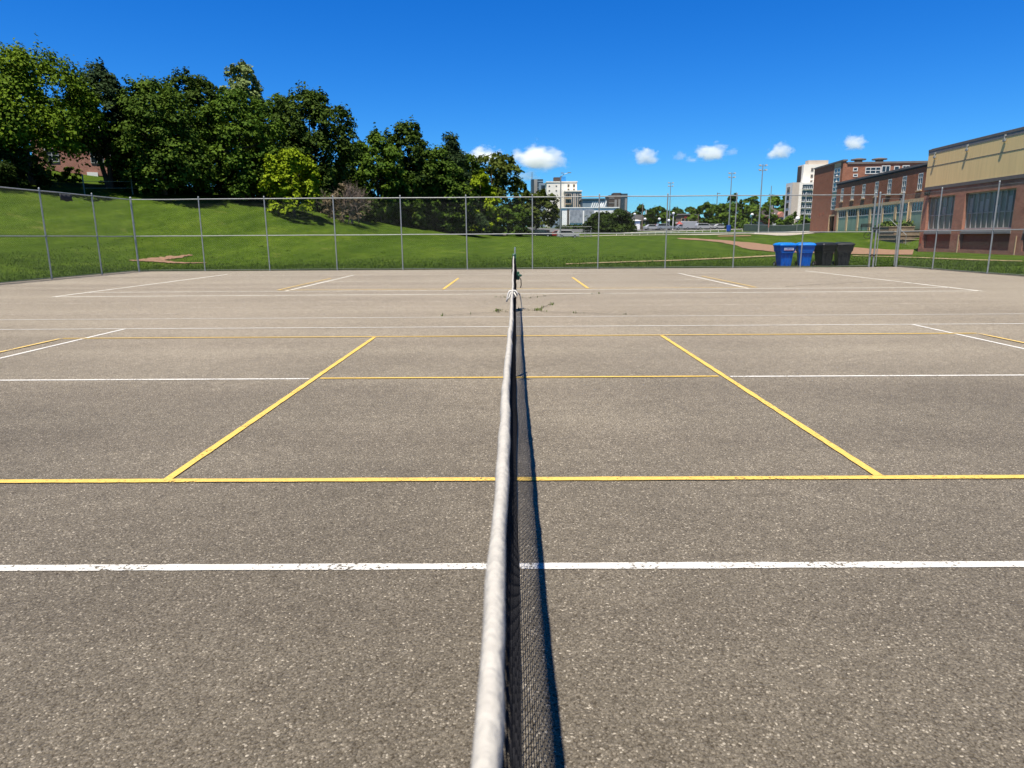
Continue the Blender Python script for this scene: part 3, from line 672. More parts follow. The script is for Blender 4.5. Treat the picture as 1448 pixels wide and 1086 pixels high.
def net_post(y, label, sgn):
    t = thing('net_post', label, 'net post', (-.05, y, 0), 0 if sgn > 0 else PI, 'green net posts')
    MB().box(-.034, .034, -.034, .034, -.2, 1.09).build('post', M['green_paint'], t, bevel=.006)
    mb = MB(); mb.lathe([(.042, 1.075), (.044, 1.09), (.03, 1.105), (.012, 1.11)], n=12); mb.build('cap', M['green_paint'], t)
    mb = MB(); mb.lathe([(.015, 1.1), (.015, 1.215), (.013, 1.23), (.004, 1.235)], (.012, 0, 0), 10); mb.build('pin', M['steel'], t)
    mb = MB(); mb.box(.034, .10, -.05, .05, .60, .76); mb.lathe([(.0, .0), (.07, .0), (.075, .02), (.07, .045), (.0, .045)], (.075, 0, .66), 14); mb.build('winch', M['green_paint'], t, bevel=.012)
    MB().path([(.09, -.02, .66), (.13, -.03, .60), (.135, -.02, .5), (.12, 0, .44)], .009, 6).build('crank_handle', M['rubber'], t)
    MB().path([(.03, -.03, .31), (.06, -.06, .345), (.10, -.08, .325), (.125, -.085, .23), (.14, -.09, .1), (.15, -.09, .02)], .011, 7).build('loose_cable', M['galv'], t)
    MB().lathe([(.07, 0), (.07, .012), (.05, .02)], n=14).build('ground_collar', M['green_paint'], t)
    return t
net_post(NY1, 'green steel post with winch holding up the far end of the tennis net', 1)
net_post(.1, 'green steel post at the near end of the net, right under the camera', -1)

# weeds growing out of the cracks
def blades(name, pts, hmin, hmax, wid, m, label_kind=None, seed=1, lean=.5, per=1):
    rs = np.random.RandomState(seed); P = np.repeat(np.array(pts, float), per, 0); n = len(P)
    P[:, :2] += rs.normal(0, .02 if per > 1 else 0, (n, 2))
    a = rs.uniform(0, 2*PI, n); h = rs.uniform(hmin, hmax, n); w = wid*rs.uniform(.6, 1.3, n)
    d = np.stack([np.cos(a), np.sin(a), 0*a], 1); sd = np.stack([-np.sin(a), np.cos(a), 0*a], 1)
    upv = np.array([0, 0, 1.])
    le = rs.uniform(0, lean, n)
    b0 = P - sd*w[:, None]/2; b1 = P + sd*w[:, None]/2
    m0 = P + upv*(h*.6)[:, None] + d*(h*le*.4)[:, None]; tip = P + upv*h[:, None]*np.sqrt(1 - (le*.8)**2)[:, None] + d*(h*le)[:, None]
    V = np.stack([b0, b1, m0 + sd*w[:, None]*.4, tip, m0 - sd*w[:, None]*.4], 1).reshape(-1, 3)
    k = np.arange(n)*5; F = np.concatenate([np.stack([k, k+1, k+2, k+4], 1), np.stack([k+4, k+2, k+3, k+3], 1)])
    V2 = V; F1 = np.stack([k, k+1, k+2], 1); F2 = np.stack([k, k+2, k+4], 1); F3 = np.stack([k+4, k+2, k+3], 1)
    F = np.concatenate([F1, F2, F3]); tint = np.tile(rs.uniform(0, 1, n), 3)
    return np_mesh(name, V2, F, m, tint=tint)
rs = np.random.RandomState(2); wp = []
for ci, (pts, w) in enumerate(CR[:3]):
    n = len(pts); i = 0
    while i < n:
        run = rs.randint(1, 5)
        for k in range(i, min(n, i+run)):
            for _ in range(rs.randint(1, 5)): wp.append((pts[k].x + rs.normal(0, .03), pts[k].y + rs.normal(0, .02), 0))
        i += run + rs.randint(1, 6)
for cx_, cy_ in ((-.38, 13.45), (.42, 13.5), (.75, 14.6)):
    for _ in range(26): wp.append((cx_ + rs.normal(0, .035), cy_ + rs.normal(0, .07), 0))
tag(blades('crack_weeds', wp, .015, .07, .016, LEAF['weed'], seed=5), 'small green weeds growing out of cracks near the far net post', 'weeds', kind='stuff')
# longer grass along the fences and rough turf beyond
def turf():
    rs = np.random.RandomState(9); pts = []
    n = 26000; x = rs.uniform(-17.5, 17.6, n); y = 31.53 + rs.exponential(.22, n); pts.append(np.stack([x, y], 1))
    y = rs.uniform(-4, 31, 9000); pts.append(np.stack([-17.68 - rs.exponential(.22, 9000), y], 1)); pts.append(np.stack([17.68 + rs.exponential(.22, 9000), y], 1))
    # clumps
    for _ in range(700):
        cx_, cy_ = rs.uniform(-20, 22), 31.7 + rs.exponential(4); k = rs.randint(15, 50)
        pts.append(np.stack([cx_ + rs.normal(0, .12, k), cy_ + rs.normal(0, .12, k)], 1))
    x = rs.uniform(-26, 27, 60000); y = 31.6 + rs.exponential(6.5, 60000); pts.append(np.stack([x, y], 1))
    x = np.where(rs.rand(26000) < .5, -17.9 - rs.exponential(3.5, 26000), 17.9 + rs.exponential(3.5, 26000)); y = rs.uniform(12, 34, 26000); pts.append(np.stack([x, y], 1))
    P = np.concatenate(pts); ok = (np.abs(P[:, 0]) > CX + .04) | (P[:, 1] > CY1 + .04); P = P[ok]
    z = hgts(P[:, 0], P[:, 1]) - .004
    d = np.minimum(np.abs(np.abs(P[:, 0]) - CX), np.abs(P[:, 1] - CY1))
    o = blades('grass_blades', np.concatenate([P, z[:, None]], 1), .04, .12, .024, LEAF['blade'], seed=3, lean=.8)
    return tag(o, 'short grass blades growing along the fences and over the near field', 'grass', kind='stuff')
turf()

# ------------------------------------------------------------------ wheelie bins
def loft(mb, rings):
    """rings: (half width x, half depth y, z, corner radius, y shift)"""
    vs = []; nseg = 5
    for hx, hy, z, r, sy in rings:
        for cxs, cys, a0 in ((1, 1, 0), (-1, 1, PI/2), (-1, -1, PI), (1, -1, 1.5*PI)):
            for k in range(nseg): a = a0 + (PI/2)*k/(nseg-1); vs.append((cxs*(hx-r) + r*math.cos(a), cys*(hy-r) + r*math.sin(a) + sy, z))
    n = 4*nseg; fs = [tuple(range(n-1, -1, -1)), tuple(range((len(rings)-1)*n, len(rings)*n))]
    for i in range(len(rings)-1):
        for k in range(n): k2 = (k+1) % n; fs.append((i*n+k, i*n+k2, (i+1)*n+k2, (i+1)*n+k))
    return mb.add(vs, fs)
def wheelie_bin(label, body_m, lid_m, sticker, loc, rz):
    t = thing('wheelie_bin', label, 'bin', loc, rz, 'roll-out bins lined up behind the far fence')
    mb = MB()
    loft(mb, [(.235, .25, .03, .05, -.02), (.27, .29, .35, .05, 0), (.305, .33, .70, .055, .01), (.345, .37, .72, .055, .01), (.375, .40, .95, .055, .01), (.375, .40, .98, .055, .01)])
    mb.build('body', body_m, t, smooth=False, bevel=.008)
    mb = MB()   # front ribs and the lifting pocket
    mb.box(-.10, -.07, -.335, -.27, .12, .66); mb.box(.08, .11, -.335, -.27, .12, .66); mb.box(-.30, .30, -.375, -.33, .66, .70)
    mb.build('front_ribs', body_m, t, bevel=.008)
    MB().box(-.085, .085, -.262, -.235, .13, .23).build('lift_pocket', M['rubber'], t, bevel=.004)
    mb = MB()
    loft(mb, [(.405, .43, .975, .06, .0), (.415, .44, 1.0, .07, .0), (.40, .425, 1.055, .10, .0), (.34, .36, 1.10, .14, .0), (.22, .25, 1.125, .12, .0)])
    mb.build('lid', lid_m, t, smooth=True)
    mb = MB(); mb.path([(-.29, .40, .93), (-.29, .49, .98), (.29, .49, .98), (.29, .40, .93)], .018, 7); mb.build('handle', body_m, t)
    for sx in (-.18, .18): MB().box(sx - .04, sx + .04, .40, .47, .96, 1.03).build('lid_hinge', lid_m, t)
    for sx in (-1, 1):
        mb = MB(); mb.path([(sx*.27, .27, .13), (sx*.33, .27, .13)], .13, 18); w_ = mb.build('wheel', M['rubber'], t, bevel=.015)
        mb = MB(); mb.path([(sx*.325, .27, .13), (sx*.336, .27, .13)], .06, 14); mb.build('hub', M['galv'], w_)
    if sticker:
        mb = MB(); rnd = random.Random(3)
        mb.box(-.20, .24, -.397, -.388, .775, .90)
        mb.build('sticker', M['sticker'], t)
        mb = MB(); x = -.18
        while x < .2:
            w_ = rnd.uniform(.02, .045); mb.box(x, x + w_, -.4005, -.3975, .80 + rnd.uniform(0, .01), .86 + rnd.uniform(-.01, .02)); x += w_ + rnd.uniform(.008, .02)
        mb.build('sticker_print', mat('blue_print', (.10, .16, .42), .6, .1, 20), t)
        MB().box(-.19, .23, -.4002, -.3974, .778, .792).build('sticker_stripe', mat('red_print', (.45, .12, .14), .6, .1, 20), t)
    return t
wheelie_bin('blue wheelie bin with a white printed sticker, leftmost of the four bins', M['bin_blue'], M['bin_lid'], True, (12.52, 32.3, -.02), R(4))
wheelie_bin('blue wheelie bin without a sticker, behind a fence post, beside the black bins', M['bin_blue'], M['bin_lid'], False, (13.45, 32.27, -.02), R(-13))
wheelie_bin('black wheelie bin standing against the blue bins', M['bin_black'], M['bin_black'], False, (14.38, 32.33, -.02), R(14))
wheelie_bin('black wheelie bin at the right end of the row, nearest the gate', M['bin_black'], M['bin_black'], False, (15.25, 32.35, -.02), R(-9))

# ------------------------------------------------------------------ brick school on the right
class Facade:
    """vertical wall plane through two plan points; local x runs along it, local -y is outside"""
    def __init__(s, a, b):
        s.a = Vector((a[0], a[1], 0)); d = Vector((b[0]-a[0], b[1]-a[1], 0)); s.L = d.length; s.d = d.normalized(); s.n = Vector((s.d.y, -s.d.x, 0)); s.rz = math.atan2(s.d.y, s.d.x)
    def px(s, px, py, out=0.0):
        r = ray(px, py); o = s.a + s.n*out; t = (o - EYE).dot(s.n)/r.dot(s.n); p = EYE + r*t
        return (p - s.a).dot(s.d), p.z
def window(root, x0, x1, z0, z1, cols, rows, y=.12, fr=.05, frame_m='white_frame', glass_m='dark_glass', depth=.05, row_pos=None, name='window', sill=None):
    mb = MB(); w, h = x1-x0, z1-z0
    mb.box(x0, x1, y-depth, y, z0, z0+fr); mb.box(x0, x1, y-depth, y, z1-fr, z1)
    mb.box(x0, x0+fr, y-depth, y, z0+fr, z1-fr); mb.box(x1-fr, x1, y-depth, y, z0+fr, z1-fr)
    for k in range(1, cols): xx = x0 + w*k/cols; mb.box(xx-fr*.4, xx+fr*.4, y-depth*.9, y, z0+fr, z1-fr)
    zs = row_pos if row_pos else [k/rows for k in range(1, rows)]
    for f in zs: zz = z0 + h*f; mb.box(x0+fr, x1-fr, y-depth*.95, y-.002, zz-fr*.4, zz+fr*.4)
    o = mb.build(name, M[frame_m], root)
    MB().box(x0+fr*.5, x1-fr*.5, y+.002, y+.02, z0+fr*.5, z1-fr*.5).build('pane', M[glass_m], o)
    if sill: MB().box(x0-.08, x1+.08, y-depth-.12, y-depth-.004, z0-.1, z0-.004).build('sill', M[sill], o)
    return o
def wall_with_holes(mb, x0, x1, z0, z1, y0, y1, holes):
    """a slab with rectangular openings: columns between the holes' edges"""
    xs = sorted(set([x0, x1] + [h[0] for h in holes] + [h[1] for h in holes]))
    for a, b in zip(xs, xs[1:]):
        zz = [(z0, z1)]
        for h in holes:
            if h[0] <= a + 1e-6 and h[1] >= b - 1e-6:
                new = []
                for p, q in zz:
                    if h[2] > p: new.append((p, min(q, h[2])))
                    if h[3] < q: new.append((max(p, h[3]), q))
                zz = [(p, q) for p, q in new if q - p > 1e-4]
        for p, q in zz: mb.box(a, b, y0, y1, p, q)
    return mb

GF = Facade((34.79, 60.0), (33.8, 47.86))
def build_gym():
    F = GF
    t = thing('gym_building', 'brick gym hall with beige metal upper wall and tall teal windows, at the right edge', 'building', F.a, F.rz)
    Lg = 44.0
    ztop = F.px(1314.8, 212)[1]; zm = F.px(1308.5, 267.4)[1]
    # tall windows and the recessed brick panels below them
    bays = []
    a0, zt = F.px(1313, 279.2); a1 = F.px(1350.8, 279)[0]; zs = F.px(1331, 325)[1]
    b0 = F.px(1365.6, 276)[0]; b1 = F.px(1437, 272)[0]
    step = b0 - a0; wb = b1 - b0
    bays = [(a0, a1), (b0, b1)]
    nx = b1 + (b0 - a1)
    while nx + wb < Lg - 1: bays.append((nx, nx + wb)); nx += wb + (b0 - a1)
    holes = [(x0, x1, zs, zt) for x0, x1 in bays] + [(x0, x1, .30, zs - .34) for x0, x1 in bays]
    mb = MB(); wall_with_holes(mb, 0, Lg, -.6, zm - .12, 0, .42, holes); mb.box(0, .42, .42, 26, -.6, zm - .12); mb.box(Lg-.4, Lg, .42, 26, -.6, zm - .12); mb.box(0, Lg, 26, 26.4, -.6, zm - .12)
    mb.build('brick_wall', M['brick'], t)
    for x0, x1 in bays:
        MB().box(x0, x1, .22, .40, .30, zs - .34).build('recessed_panel', M['brick_dark'], t)
        MB().box(x0 - .05, x1 + .05, -.05, .30, zs - .34, zs - .19).build('sill', M['fascia_light'], t)
        MB().box(x0 - .02, x1 + .02, -.02, .30, zs - .188, zs - .02).build('sill_board', M['grey_frame'], t)
    MB().box(bays[1][0] - .28, bays[1][0] - .16, -.03, -.003, -.2, zs - .4).build('downpipe', M['stone'], t)
    MB().box(bays[1][1] + .7, bays[1][1] + .78, -.03, -.003, -.2, zs - .5).build('downpipe', M['stone'], t)
    for i, (x0, x1) in enumerate(bays):
        cols = 5 if i == 0 else 9
        w_ = window(t, x0, x1, zs, zt, cols, 2, y=.30, fr=.10, frame_m='grey_frame', glass_m='teal_glass', row_pos=[.44], depth=.08)
        rnd = random.Random(i)
        for k in range(cols):   # opened blinds and pale mullion feet
            xx = x0 + (x1-x0)*(k + .5)/cols
            if rnd.random() < .45: MB().box(xx - .16, xx + .2, .288, .298, zs + (zt-zs)*.47, zs + (zt-zs)*(.6 + .3*rnd.random())).build('blind', M['grey_frame'], w_)
    # beige metal wall, set back a little, with a seam
    mb = MB(); mb.box(-.02, Lg, -.02, 26.3, zm + .13, ztop - .402); mb.build('metal_wall', M['beige'], t)
    mb = MB(); zz0 = F.px(1400, 209)[1]
    zseam = F.px(1312, 237)[1]
    mb.box(.0, Lg, -.03, -.0205, zseam, zseam + .05)
    mb.build('wall_seam', M['fascia'], t)
    MB().box(-.05, Lg, -.05, 26.4, zm - .118, zm + .128).build('band_course', M['fascia'], t)
    mb = MB(); mb.box(-.032, Lg, -.032, 26.4, ztop - .40, ztop - .16); mb.build('fascia', M['fascia_light'], t)
    mb = MB(); mb.box(-.045, Lg + .1, -.045, 26.5, ztop - .158, ztop); mb.build('roof_edge', M['fascia'], t)
    MB().box(.1, Lg - .2, .1, 26.2, ztop + .002, ztop + .06).build('roof', M['roof_flat'], t)
    # three floodlights on brackets under the fascia
    for px, py in ((1319.5, 217), (1365, 206), (1418, 192)):
        s, z = F.px(px, py, .25)
        mb = MB(); mb.box(s - .05, s + .05, -.15, -.035, z - .02, z + .08); mb.box(s - .04, s + .04, -.15, -.10, z - .2, z - .022); mb.build('light_bracket', M['grey_frame'], t)
        mb = MB(); mb.box(s - .13, s + .13, -.17, -.045, z - .40, z - .205); mb.build('floodlight', M['lamp_head'], t, bevel=.03)
    s, z = F.px(1314, 271)
    MB().box(s - .2, s + .2, -.3, -.003, z - .3, z).build('security_lamp', M['rubber'], t, bevel=.04)
    s, z = F.px(1301, 339); mb = MB(); mb.box(.10, .40, -.03, -.003, z - .3, z + .25); mb.build('wall_sign', M['brick_dark'], t)
    return t
build_gym()

WF = Facade((43.54, 95.54), (40.40, 69.0))
def build_wing():
    F = WF; base = 2.05
    t = thing('school_wing', 'two-storey brick school wing with white upper windows and teal panels under a dark eave', 'building', F.a, F.rz)
    Lw = F.L + 3.0
    ze = F.px(1311, 235)[1]; zt = F.px(1311.6, 229.3)[1]
    z_mid = F.px(1255, 289.5)[1]      # underside of the beige lintel band
    up_px = [1192, 1206.8, 1222.2, 1240, 1258, 1278.4, 1300.6]; hw = (.52)
    zu1 = F.px(1300.6, 245)[1]; zu0 = F.px(1300.6, 269)[1]
    ups = []
    for x in up_px: s = F.px(x, 262)[0]; ups.append((s - hw, s + hw))
    wall_holes = [(a, b, zu0, zu1) for a, b in ups]
    mb = MB(); wall_with_holes(mb, 0, Lw, z_mid + .30, ze - .02, 0, .35, wall_holes); mb.box(0, .35, .352, 14, base - .5, ze - .02); mb.box(Lw-.35, Lw, .352, 14, base - .5, ze - .02); mb.box(.352, Lw-.352, 13.65, 14, base - .5, ze - .02)
    mb.build('brick_wall', M['brick_wing'], t)
    for a, b in ups: window(t, a, b, zu0, zu1, 2, 3, y=.05, fr=.11, row_pos=[.36, .72], sill='stone')
    # ground-floor bays: window strip over teal panel, sandstone piers between
    edges = [F.px(x, 305)[0] for x in (1184.5, 1197.5, 1213, 1230, 1247, 1265.2, 1286)] + [F.px(1305, 305)[0]]
    zg = base - .35
    s0 = edges[0]
    zw0 = F.px(1275, 301)[1]
    mb = MB(); mb.box(0, Lw, -.06, .36, z_mid - .02, z_mid + .298); mb.build('lintel_band', M['stone'], t)
    for i, (a, b) in enumerate(zip(edges, edges[1:])):
        a2, b2 = a + .28, b - .28
        window(t, a2, b2, zw0, z_mid - .022, 4, 1, y=.07, fr=.09, name='window')
        MB().box(a2, b2, .05, .25, zg + .25, zw0 - .004).build('spandrel_panel', M['teal_panel'], t)
    for e in edges: MB().box(e - .27, e + .27, -.03, .34, zg - .2, z_mid - .023).build('pier', M['stone'], t)
    mb = MB(); mb.box(0, edges[0]-.272, .0, .34, zg - .2, z_mid - .022); mb.box(edges[-1] + .272, Lw, 0, .34, zg - .2, z_mid - .022)
    mb.build('lower_wall', M['brick_wing'], t)
    MB().box(edges[0] + .272, edges[-1] - .272, .26, .36, zg - .2, zg + .247).build('plinth', M['concrete'], t)
    # dark overhanging eave
    mb = MB(); mb.prism([(-.3, ze), (Lw + .2, ze), (Lw + .2, ze + .16), (-.3, ze + .16)], -.05, .4); mb.build('soffit', M['roof_dark'], t)
    mb = MB(); mb.add([(-.3, -.07, ze + .162), (Lw+.2, -.07, ze + .162), (Lw+.2, 14.2, ze + .162), (-.3, 14.2, ze + .162), (-.3, -.07, ze + .36), (Lw+.2, -.07, ze + .36), (Lw+.2, 7, zt + .5), (-.3, 7, zt + .5), (-.3, 14.2, ze + .36), (Lw+.2, 14.2, ze + .36)],
                      [(0, 3, 2, 1), (0, 1, 5, 4), (4, 5, 6, 7), (7, 6, 9, 8), (2, 3, 8, 9), (1, 2, 9, 6, 5), (0, 4, 7, 8, 3)]); mb.build('roof', M['fascia'], t)
    s, z = F.px(1281, 300, .3)
    mb = MB(); mb.path([(s, -.12, z - 2.6), (s, -.12, z + 1.0)], .06, 8); mb.build('downpipe', M['stone'], t)
    return t
build_wing()

TF = Facade((44.98, 106.4), (44.0, 96.0))
def build_tower():
    F = TF; base = 1.9
    t = thing('school_tower_block', 'tall brick stair tower and block with a narrow glazed strip, behind the school wing', 'building', F.a, F.rz)
    zt = F.px(1190, 226.5)[1]
    x0, x1 = -.2, F.px(1190, 260)[0]
    wa, wb = F.px(1177, 270)[0], F.px(1186, 270)[0]
    zw1, zw0 = F.px(1182, 238)[1], F.px(1176, 297)[1]
    zd = F.px(1174, 306)[1]
    mb = MB(); wall_with_holes(mb, x0, x1, base - .6, zt - .2, 0, .4, [(wa, wb, zw0, zt - .25), (wa - .1, wb + .1, base - .05, zd)])
    mb.build('brick_wall', M['brick_wing'], t)
    MB().box(wa, wb, .01, .2, zw1 + .05, zt - .252).build('stone_panel', M['stone'], t)
    h = zw1 - zw0
    window(t, wa, wb, zw0 + h*.43, zw1, 2, 5, y=.04, fr=.16)
    MB().box(wa, wb, .02, .2, zw0 + h*.31, zw0 + h*.428).build('spandrel_panel', M['teal_panel'], t)
    window(t, wa, wb, zw0, zw0 + h*.308, 2, 3, y=.04, fr=.16)
    mb = MB(); mb.box(wa - .1, wb + .1, .55, .65, base - .05, zd); d = mb.build('door', M['roof_dark'], t)
    mb = MB(); mb.box(wa - .3, wa - .1, -.05, .3, base - .05, zd + .2); mb.box(wb + .1, wb + .3, -.05, .3, base - .05, zd + .2); mb.box(wa - .098, wb + .098, -.05, .3, zd, zd + .2); mb.build('door_frame', M['stone'], t)
    MB().box(x0 - .1, x1 + .1, -.1, .5, zt - .2, zt).build('coping', M['fascia'], t)
    # the block behind, its end wall facing the court
    yb = .402; zb = F.px(1190.5, 230)[1]; Lb = 34
    mb = MB(); mb.box(x1 - .4, x1, yb, yb + Lb, base - .6, zb - .25); mb.box(x0, x1 - .402, yb + Lb - .4, yb + Lb, base - .6, zb - .25); mb.box(x0, x0 + .4, yb, yb + Lb - .402, base - .6, zb - .25)
    mb.build('rear_block_wall', M['brick_wing'], t)
    MB().box(x0 - .1, x1 + .12, .502, yb + Lb + .1, zb - .25, zb).build('rear_block_roof', M['fascia'], t)
    # windows on the rear block: on the plane local x = x1 (+), looking towards the court
    def side_window(yc, z0, z1, w, cols, rows):
        mb = MB(); X = x1 + .003
        ys0, ys1 = yc - w/2, yc + w/2; f = .1
        mb.box(X, X + .05, ys0, ys1, z0, z0 + f); mb.box(X, X + .05, ys0, ys1, z1 - f, z1); mb.box(X, X + .05, ys0, ys0 + f, z0 + f, z1 - f); mb.box(X, X + .05, ys1 - f, ys1, z0 + f, z1 - f)
        for k in range(1, cols): yy = ys0 + w*k/cols; mb.box(X, X + .045, yy - .04, yy + .04, z0 + f, z1 - f)
        for k in range(1, rows): zz = z0 + (z1-z0)*k/rows; mb.box(X, X + .04, ys0 + f, ys1 - f, zz - .04, zz + .04)
        o = mb.build('window', M['white_frame'], t); MB().box(X, X + .02, ys0 + f/2, ys1 - f/2, z0 + f/2, z1 - f/2).build('pane', M['dark_glass'], o)
    B = Facade((F.a + F.d*x1 - F.n*yb)[:2], (F.a + F.d*x1 - F.n*(yb + 10))[:2])
    for px, py, w, h_, c, r_ in ((1209.5, 239.5, .6, .5, 1, 1), (1209.5, 248, .6, .4, 1, 1), (1234.5, 241, 2.0, .9, 3, 2), (1252.5, 239, 1.1, .9, 2, 1), (1268, 238, .7, .6, 1, 1), (1281, 236, .9, .4, 2, 1)):
        s, z = B.px(px, py); side_window(yb + s, z - h_/2, z + h_/2, w, c, r_)
    for px in (1220, 1250):
        s, z = B.px(px, 228)
        mb = MB(); mb.lathe([(.5, zb), (.5, zb + .35), (.95, zb + .36), (.95, zb + .5), (.3, zb + .62)], (x1 - 1.5, yb + s, 0), 14); mb.build('roof_vent', M['fascia'], t)
    s, z = F.px(1187.5, 249)
    for zz in (z, z - .75):
        mb = MB(); mb.path([(s, -.02, zz), (s + .1, -.35, zz + .05)], .05, 6); mb.lathe([(.16, -.14), (.2, 0), (.1, .15)], (s + .1, -.42, zz), 10); mb.build('wall_lamp', M['lamp_head'], t)
    for px, py in ((1159.3, 303), (1164, 301.5)):
        s, z = F.px(px, py); MB().box(s - .14, s + .14, -.04, -.002, z - .2, z + .2).build('wall_plate', M['brick_dark'], t)
    return t
build_tower()

# terrace in front of the wing: retaining wall, steps, planting
def steps():
    t = thing('terrace_steps', 'pale concrete steps and low terrace wall between the gym corner and the school wing', 'steps', (37.4, 66.2, 0))
    n = 5
    for k in range(n):
        z0 = .15 + .42*k
        o = MB().box(0, 2.6, k*.95, 5.6, z0 - .5 if k == 0 else z0 + .003, z0 + .34).build('step', M['weathered'], t)
        MB().box(-.03, 2.63, k*.95 - .05, 5.6, z0 + .343, z0 + .42).build('tread', M['tread'], o, bevel=.015)
    mb = MB(); mb.path([(-.1, .3, .2), (-.1, .3, 1.4), (-.1, 3.6, 3.0), (-.1, 4.6, 3.0)], .03, 6); mb.path([(-.1, 2.0, 1.0), (-.1, 2.0, 2.2)], .028, 6)
    mb.build('handrail', M['galv'], t)
    return t
steps()
def retaining():
    a = at(1272, 334, 70.5); b_ = at(1236, 335, 78.0)
    d = Vector((b_.x - a.x, b_.y - a.y)); L = d.length
    t = thing('retaining_wall', 'low weathered concrete retaining wall holding the planter below the school windows', 'wall', (a.x, a.y, 0), math.atan2(d.y, d.x))
    MB().box(0, L, -.16, .2, .2, 1.95).build('wall', M['weathered'], t, bevel=.03)
    MB().box(-.05, L + .05, -.24, .26, 1.953, 2.07).build('coping', M['concrete'], t)
    return a, b_
RW = retaining()

# ------------------------------------------------------------------ trees
def frame_from(n):
    r = np.random.RandomState(1).randn(*n.shape); t = np.cross(n, r); t /= np.linalg.norm(t, axis=1, keepdims=True) + 1e-9
    return t, np.cross(n, t)
def crown(rs, Hh, Wd, kind, nclump, nleaf, leaf, cb, parent, m, name='crown', rc=None, droop=.35):
    """leaf clusters set in clumps through the crown's volume"""
    ph = rs.uniform(0, 2*PI, 6); zc0 = cb*Hh; ch = Hh - zc0 - (rc or Wd*.105)*.55
    def env(t, a):
        if kind == 'cone': r = np.clip(1.02 - t, 0, 1)**.75*(.86 + .14*np.sin(t*26))
        elif kind == 'column': r = np.sqrt(np.clip(1 - ((t - .4)/.62)**2, 0, 1))*.9 + .05
        elif kind == 'dense': r = np.sqrt(np.clip(1 - np.clip((t - .25)/.76, -.35, 1)**2, 0, 1))
        elif kind == 'egg': r = np.sqrt(np.clip(1 - ((t - .36)/np.where(t < .36, .5, .65))**2, 0, 1))
        elif kind == 'vase': r = np.sqrt(np.clip(1 - ((t - .66)/np.where(t < .66, .75, .37))**2, 0, 1))
        else: r = np.sqrt(np.clip(1 - ((t - .46)/.55)**2, 0, 1))
        lob = 1 + .13*np.sin(2*a + ph[0] + 3*t) + .11*np.sin(3*a + ph[1] - 5*t) + .09*np.sin(5*a + ph[2] + 9*t) + .10*np.sin(7*t + ph[3])
        return r*lob*Wd/2
    n = nclump; T = rs.uniform(0, 1, n*4); A = rs.uniform(0, 2*PI, n*4); E_ = env(T, A)
    keep = rs.uniform(0, 1, n*4) < (E_/(Wd*.6))**.8 + .06; T, A, E_ = T[keep][:n], A[keep][:n], E_[keep][:n]; n = len(T)
    inner = rs.rand(n) < .30
    rad = E_*np.where(inner, np.sqrt(rs.rand(n))*.75, rs.uniform(.74, 1.0, n))
    C = np.stack([rad*np.cos(A), rad*np.sin(A), zc0 + T*ch], 1)
    rcs = (rc or Wd*.105)*rs.uniform(.6, 1.35, n)
    per = max(6, nleaf//n); N = n*per
    ci = np.repeat(np.arange(n), per)
    d = rs.randn(N, 3); d[:, 2] = np.where(rs.rand(N) < .72, np.abs(d[:, 2]), d[:, 2]); d /= np.linalg.norm(d, axis=1, keepdims=True)
    rr = rcs[ci]*rs.rand(N)**.42
    shoot = (rs.rand(n) < (.0 if kind in ('cone', 'dense') else .34))[ci]          # upright shoots roughen the outline
    P = C[ci] + d*rr[:, None]*np.where(shoot[:, None], np.array([[.62, .62, 1.5]]), np.array([[1.12, 1.12, .72]]))
    out = np.stack([np.cos(A[ci]), np.sin(A[ci]), np.zeros(N)], 1)
    P[:, 2] -= droop*rr*np.clip((d*out).sum(1), 0, 1)
    # loose outer sprays break the outline
    far = rs.rand(N) < .07; P[far] += d[far]*rcs[ci][far][:, None]*rs.uniform(.1, .5, far.sum())[:, None]
    P[:, 2] = np.maximum(P[:, 2], .05)
    nrm = d*.55 + np.array([0, 0, .55]) + out*.3 + rs.randn(N, 3)*.42; nrm /= np.linalg.norm(nrm, axis=1, keepdims=True)
    t, b = frame_from(nrm); a = leaf*rs.uniform(.45, 1.25, N)
    if kind == 'cone': e1, e2 = a*.75, a*.25
    else: e1, e2 = a*.58, a*.42
    sag = nrm*(a*.16)[:, None]
    V = np.stack([P - t*e1[:, None] - sag, P + b*e2[:, None], P + t*e1[:, None] - sag, P - b*e2[:, None]], 1).reshape(-1, 3)
    F = np.arange(N*4).reshape(N, 4)
    ct = rs.uniform(0, 1, n); tint = np.clip(.62*ct[ci] + .38*rs.uniform(0, 1, N), 0, 1)
    return np_mesh(name, V, F, m, parent, tint=tint)
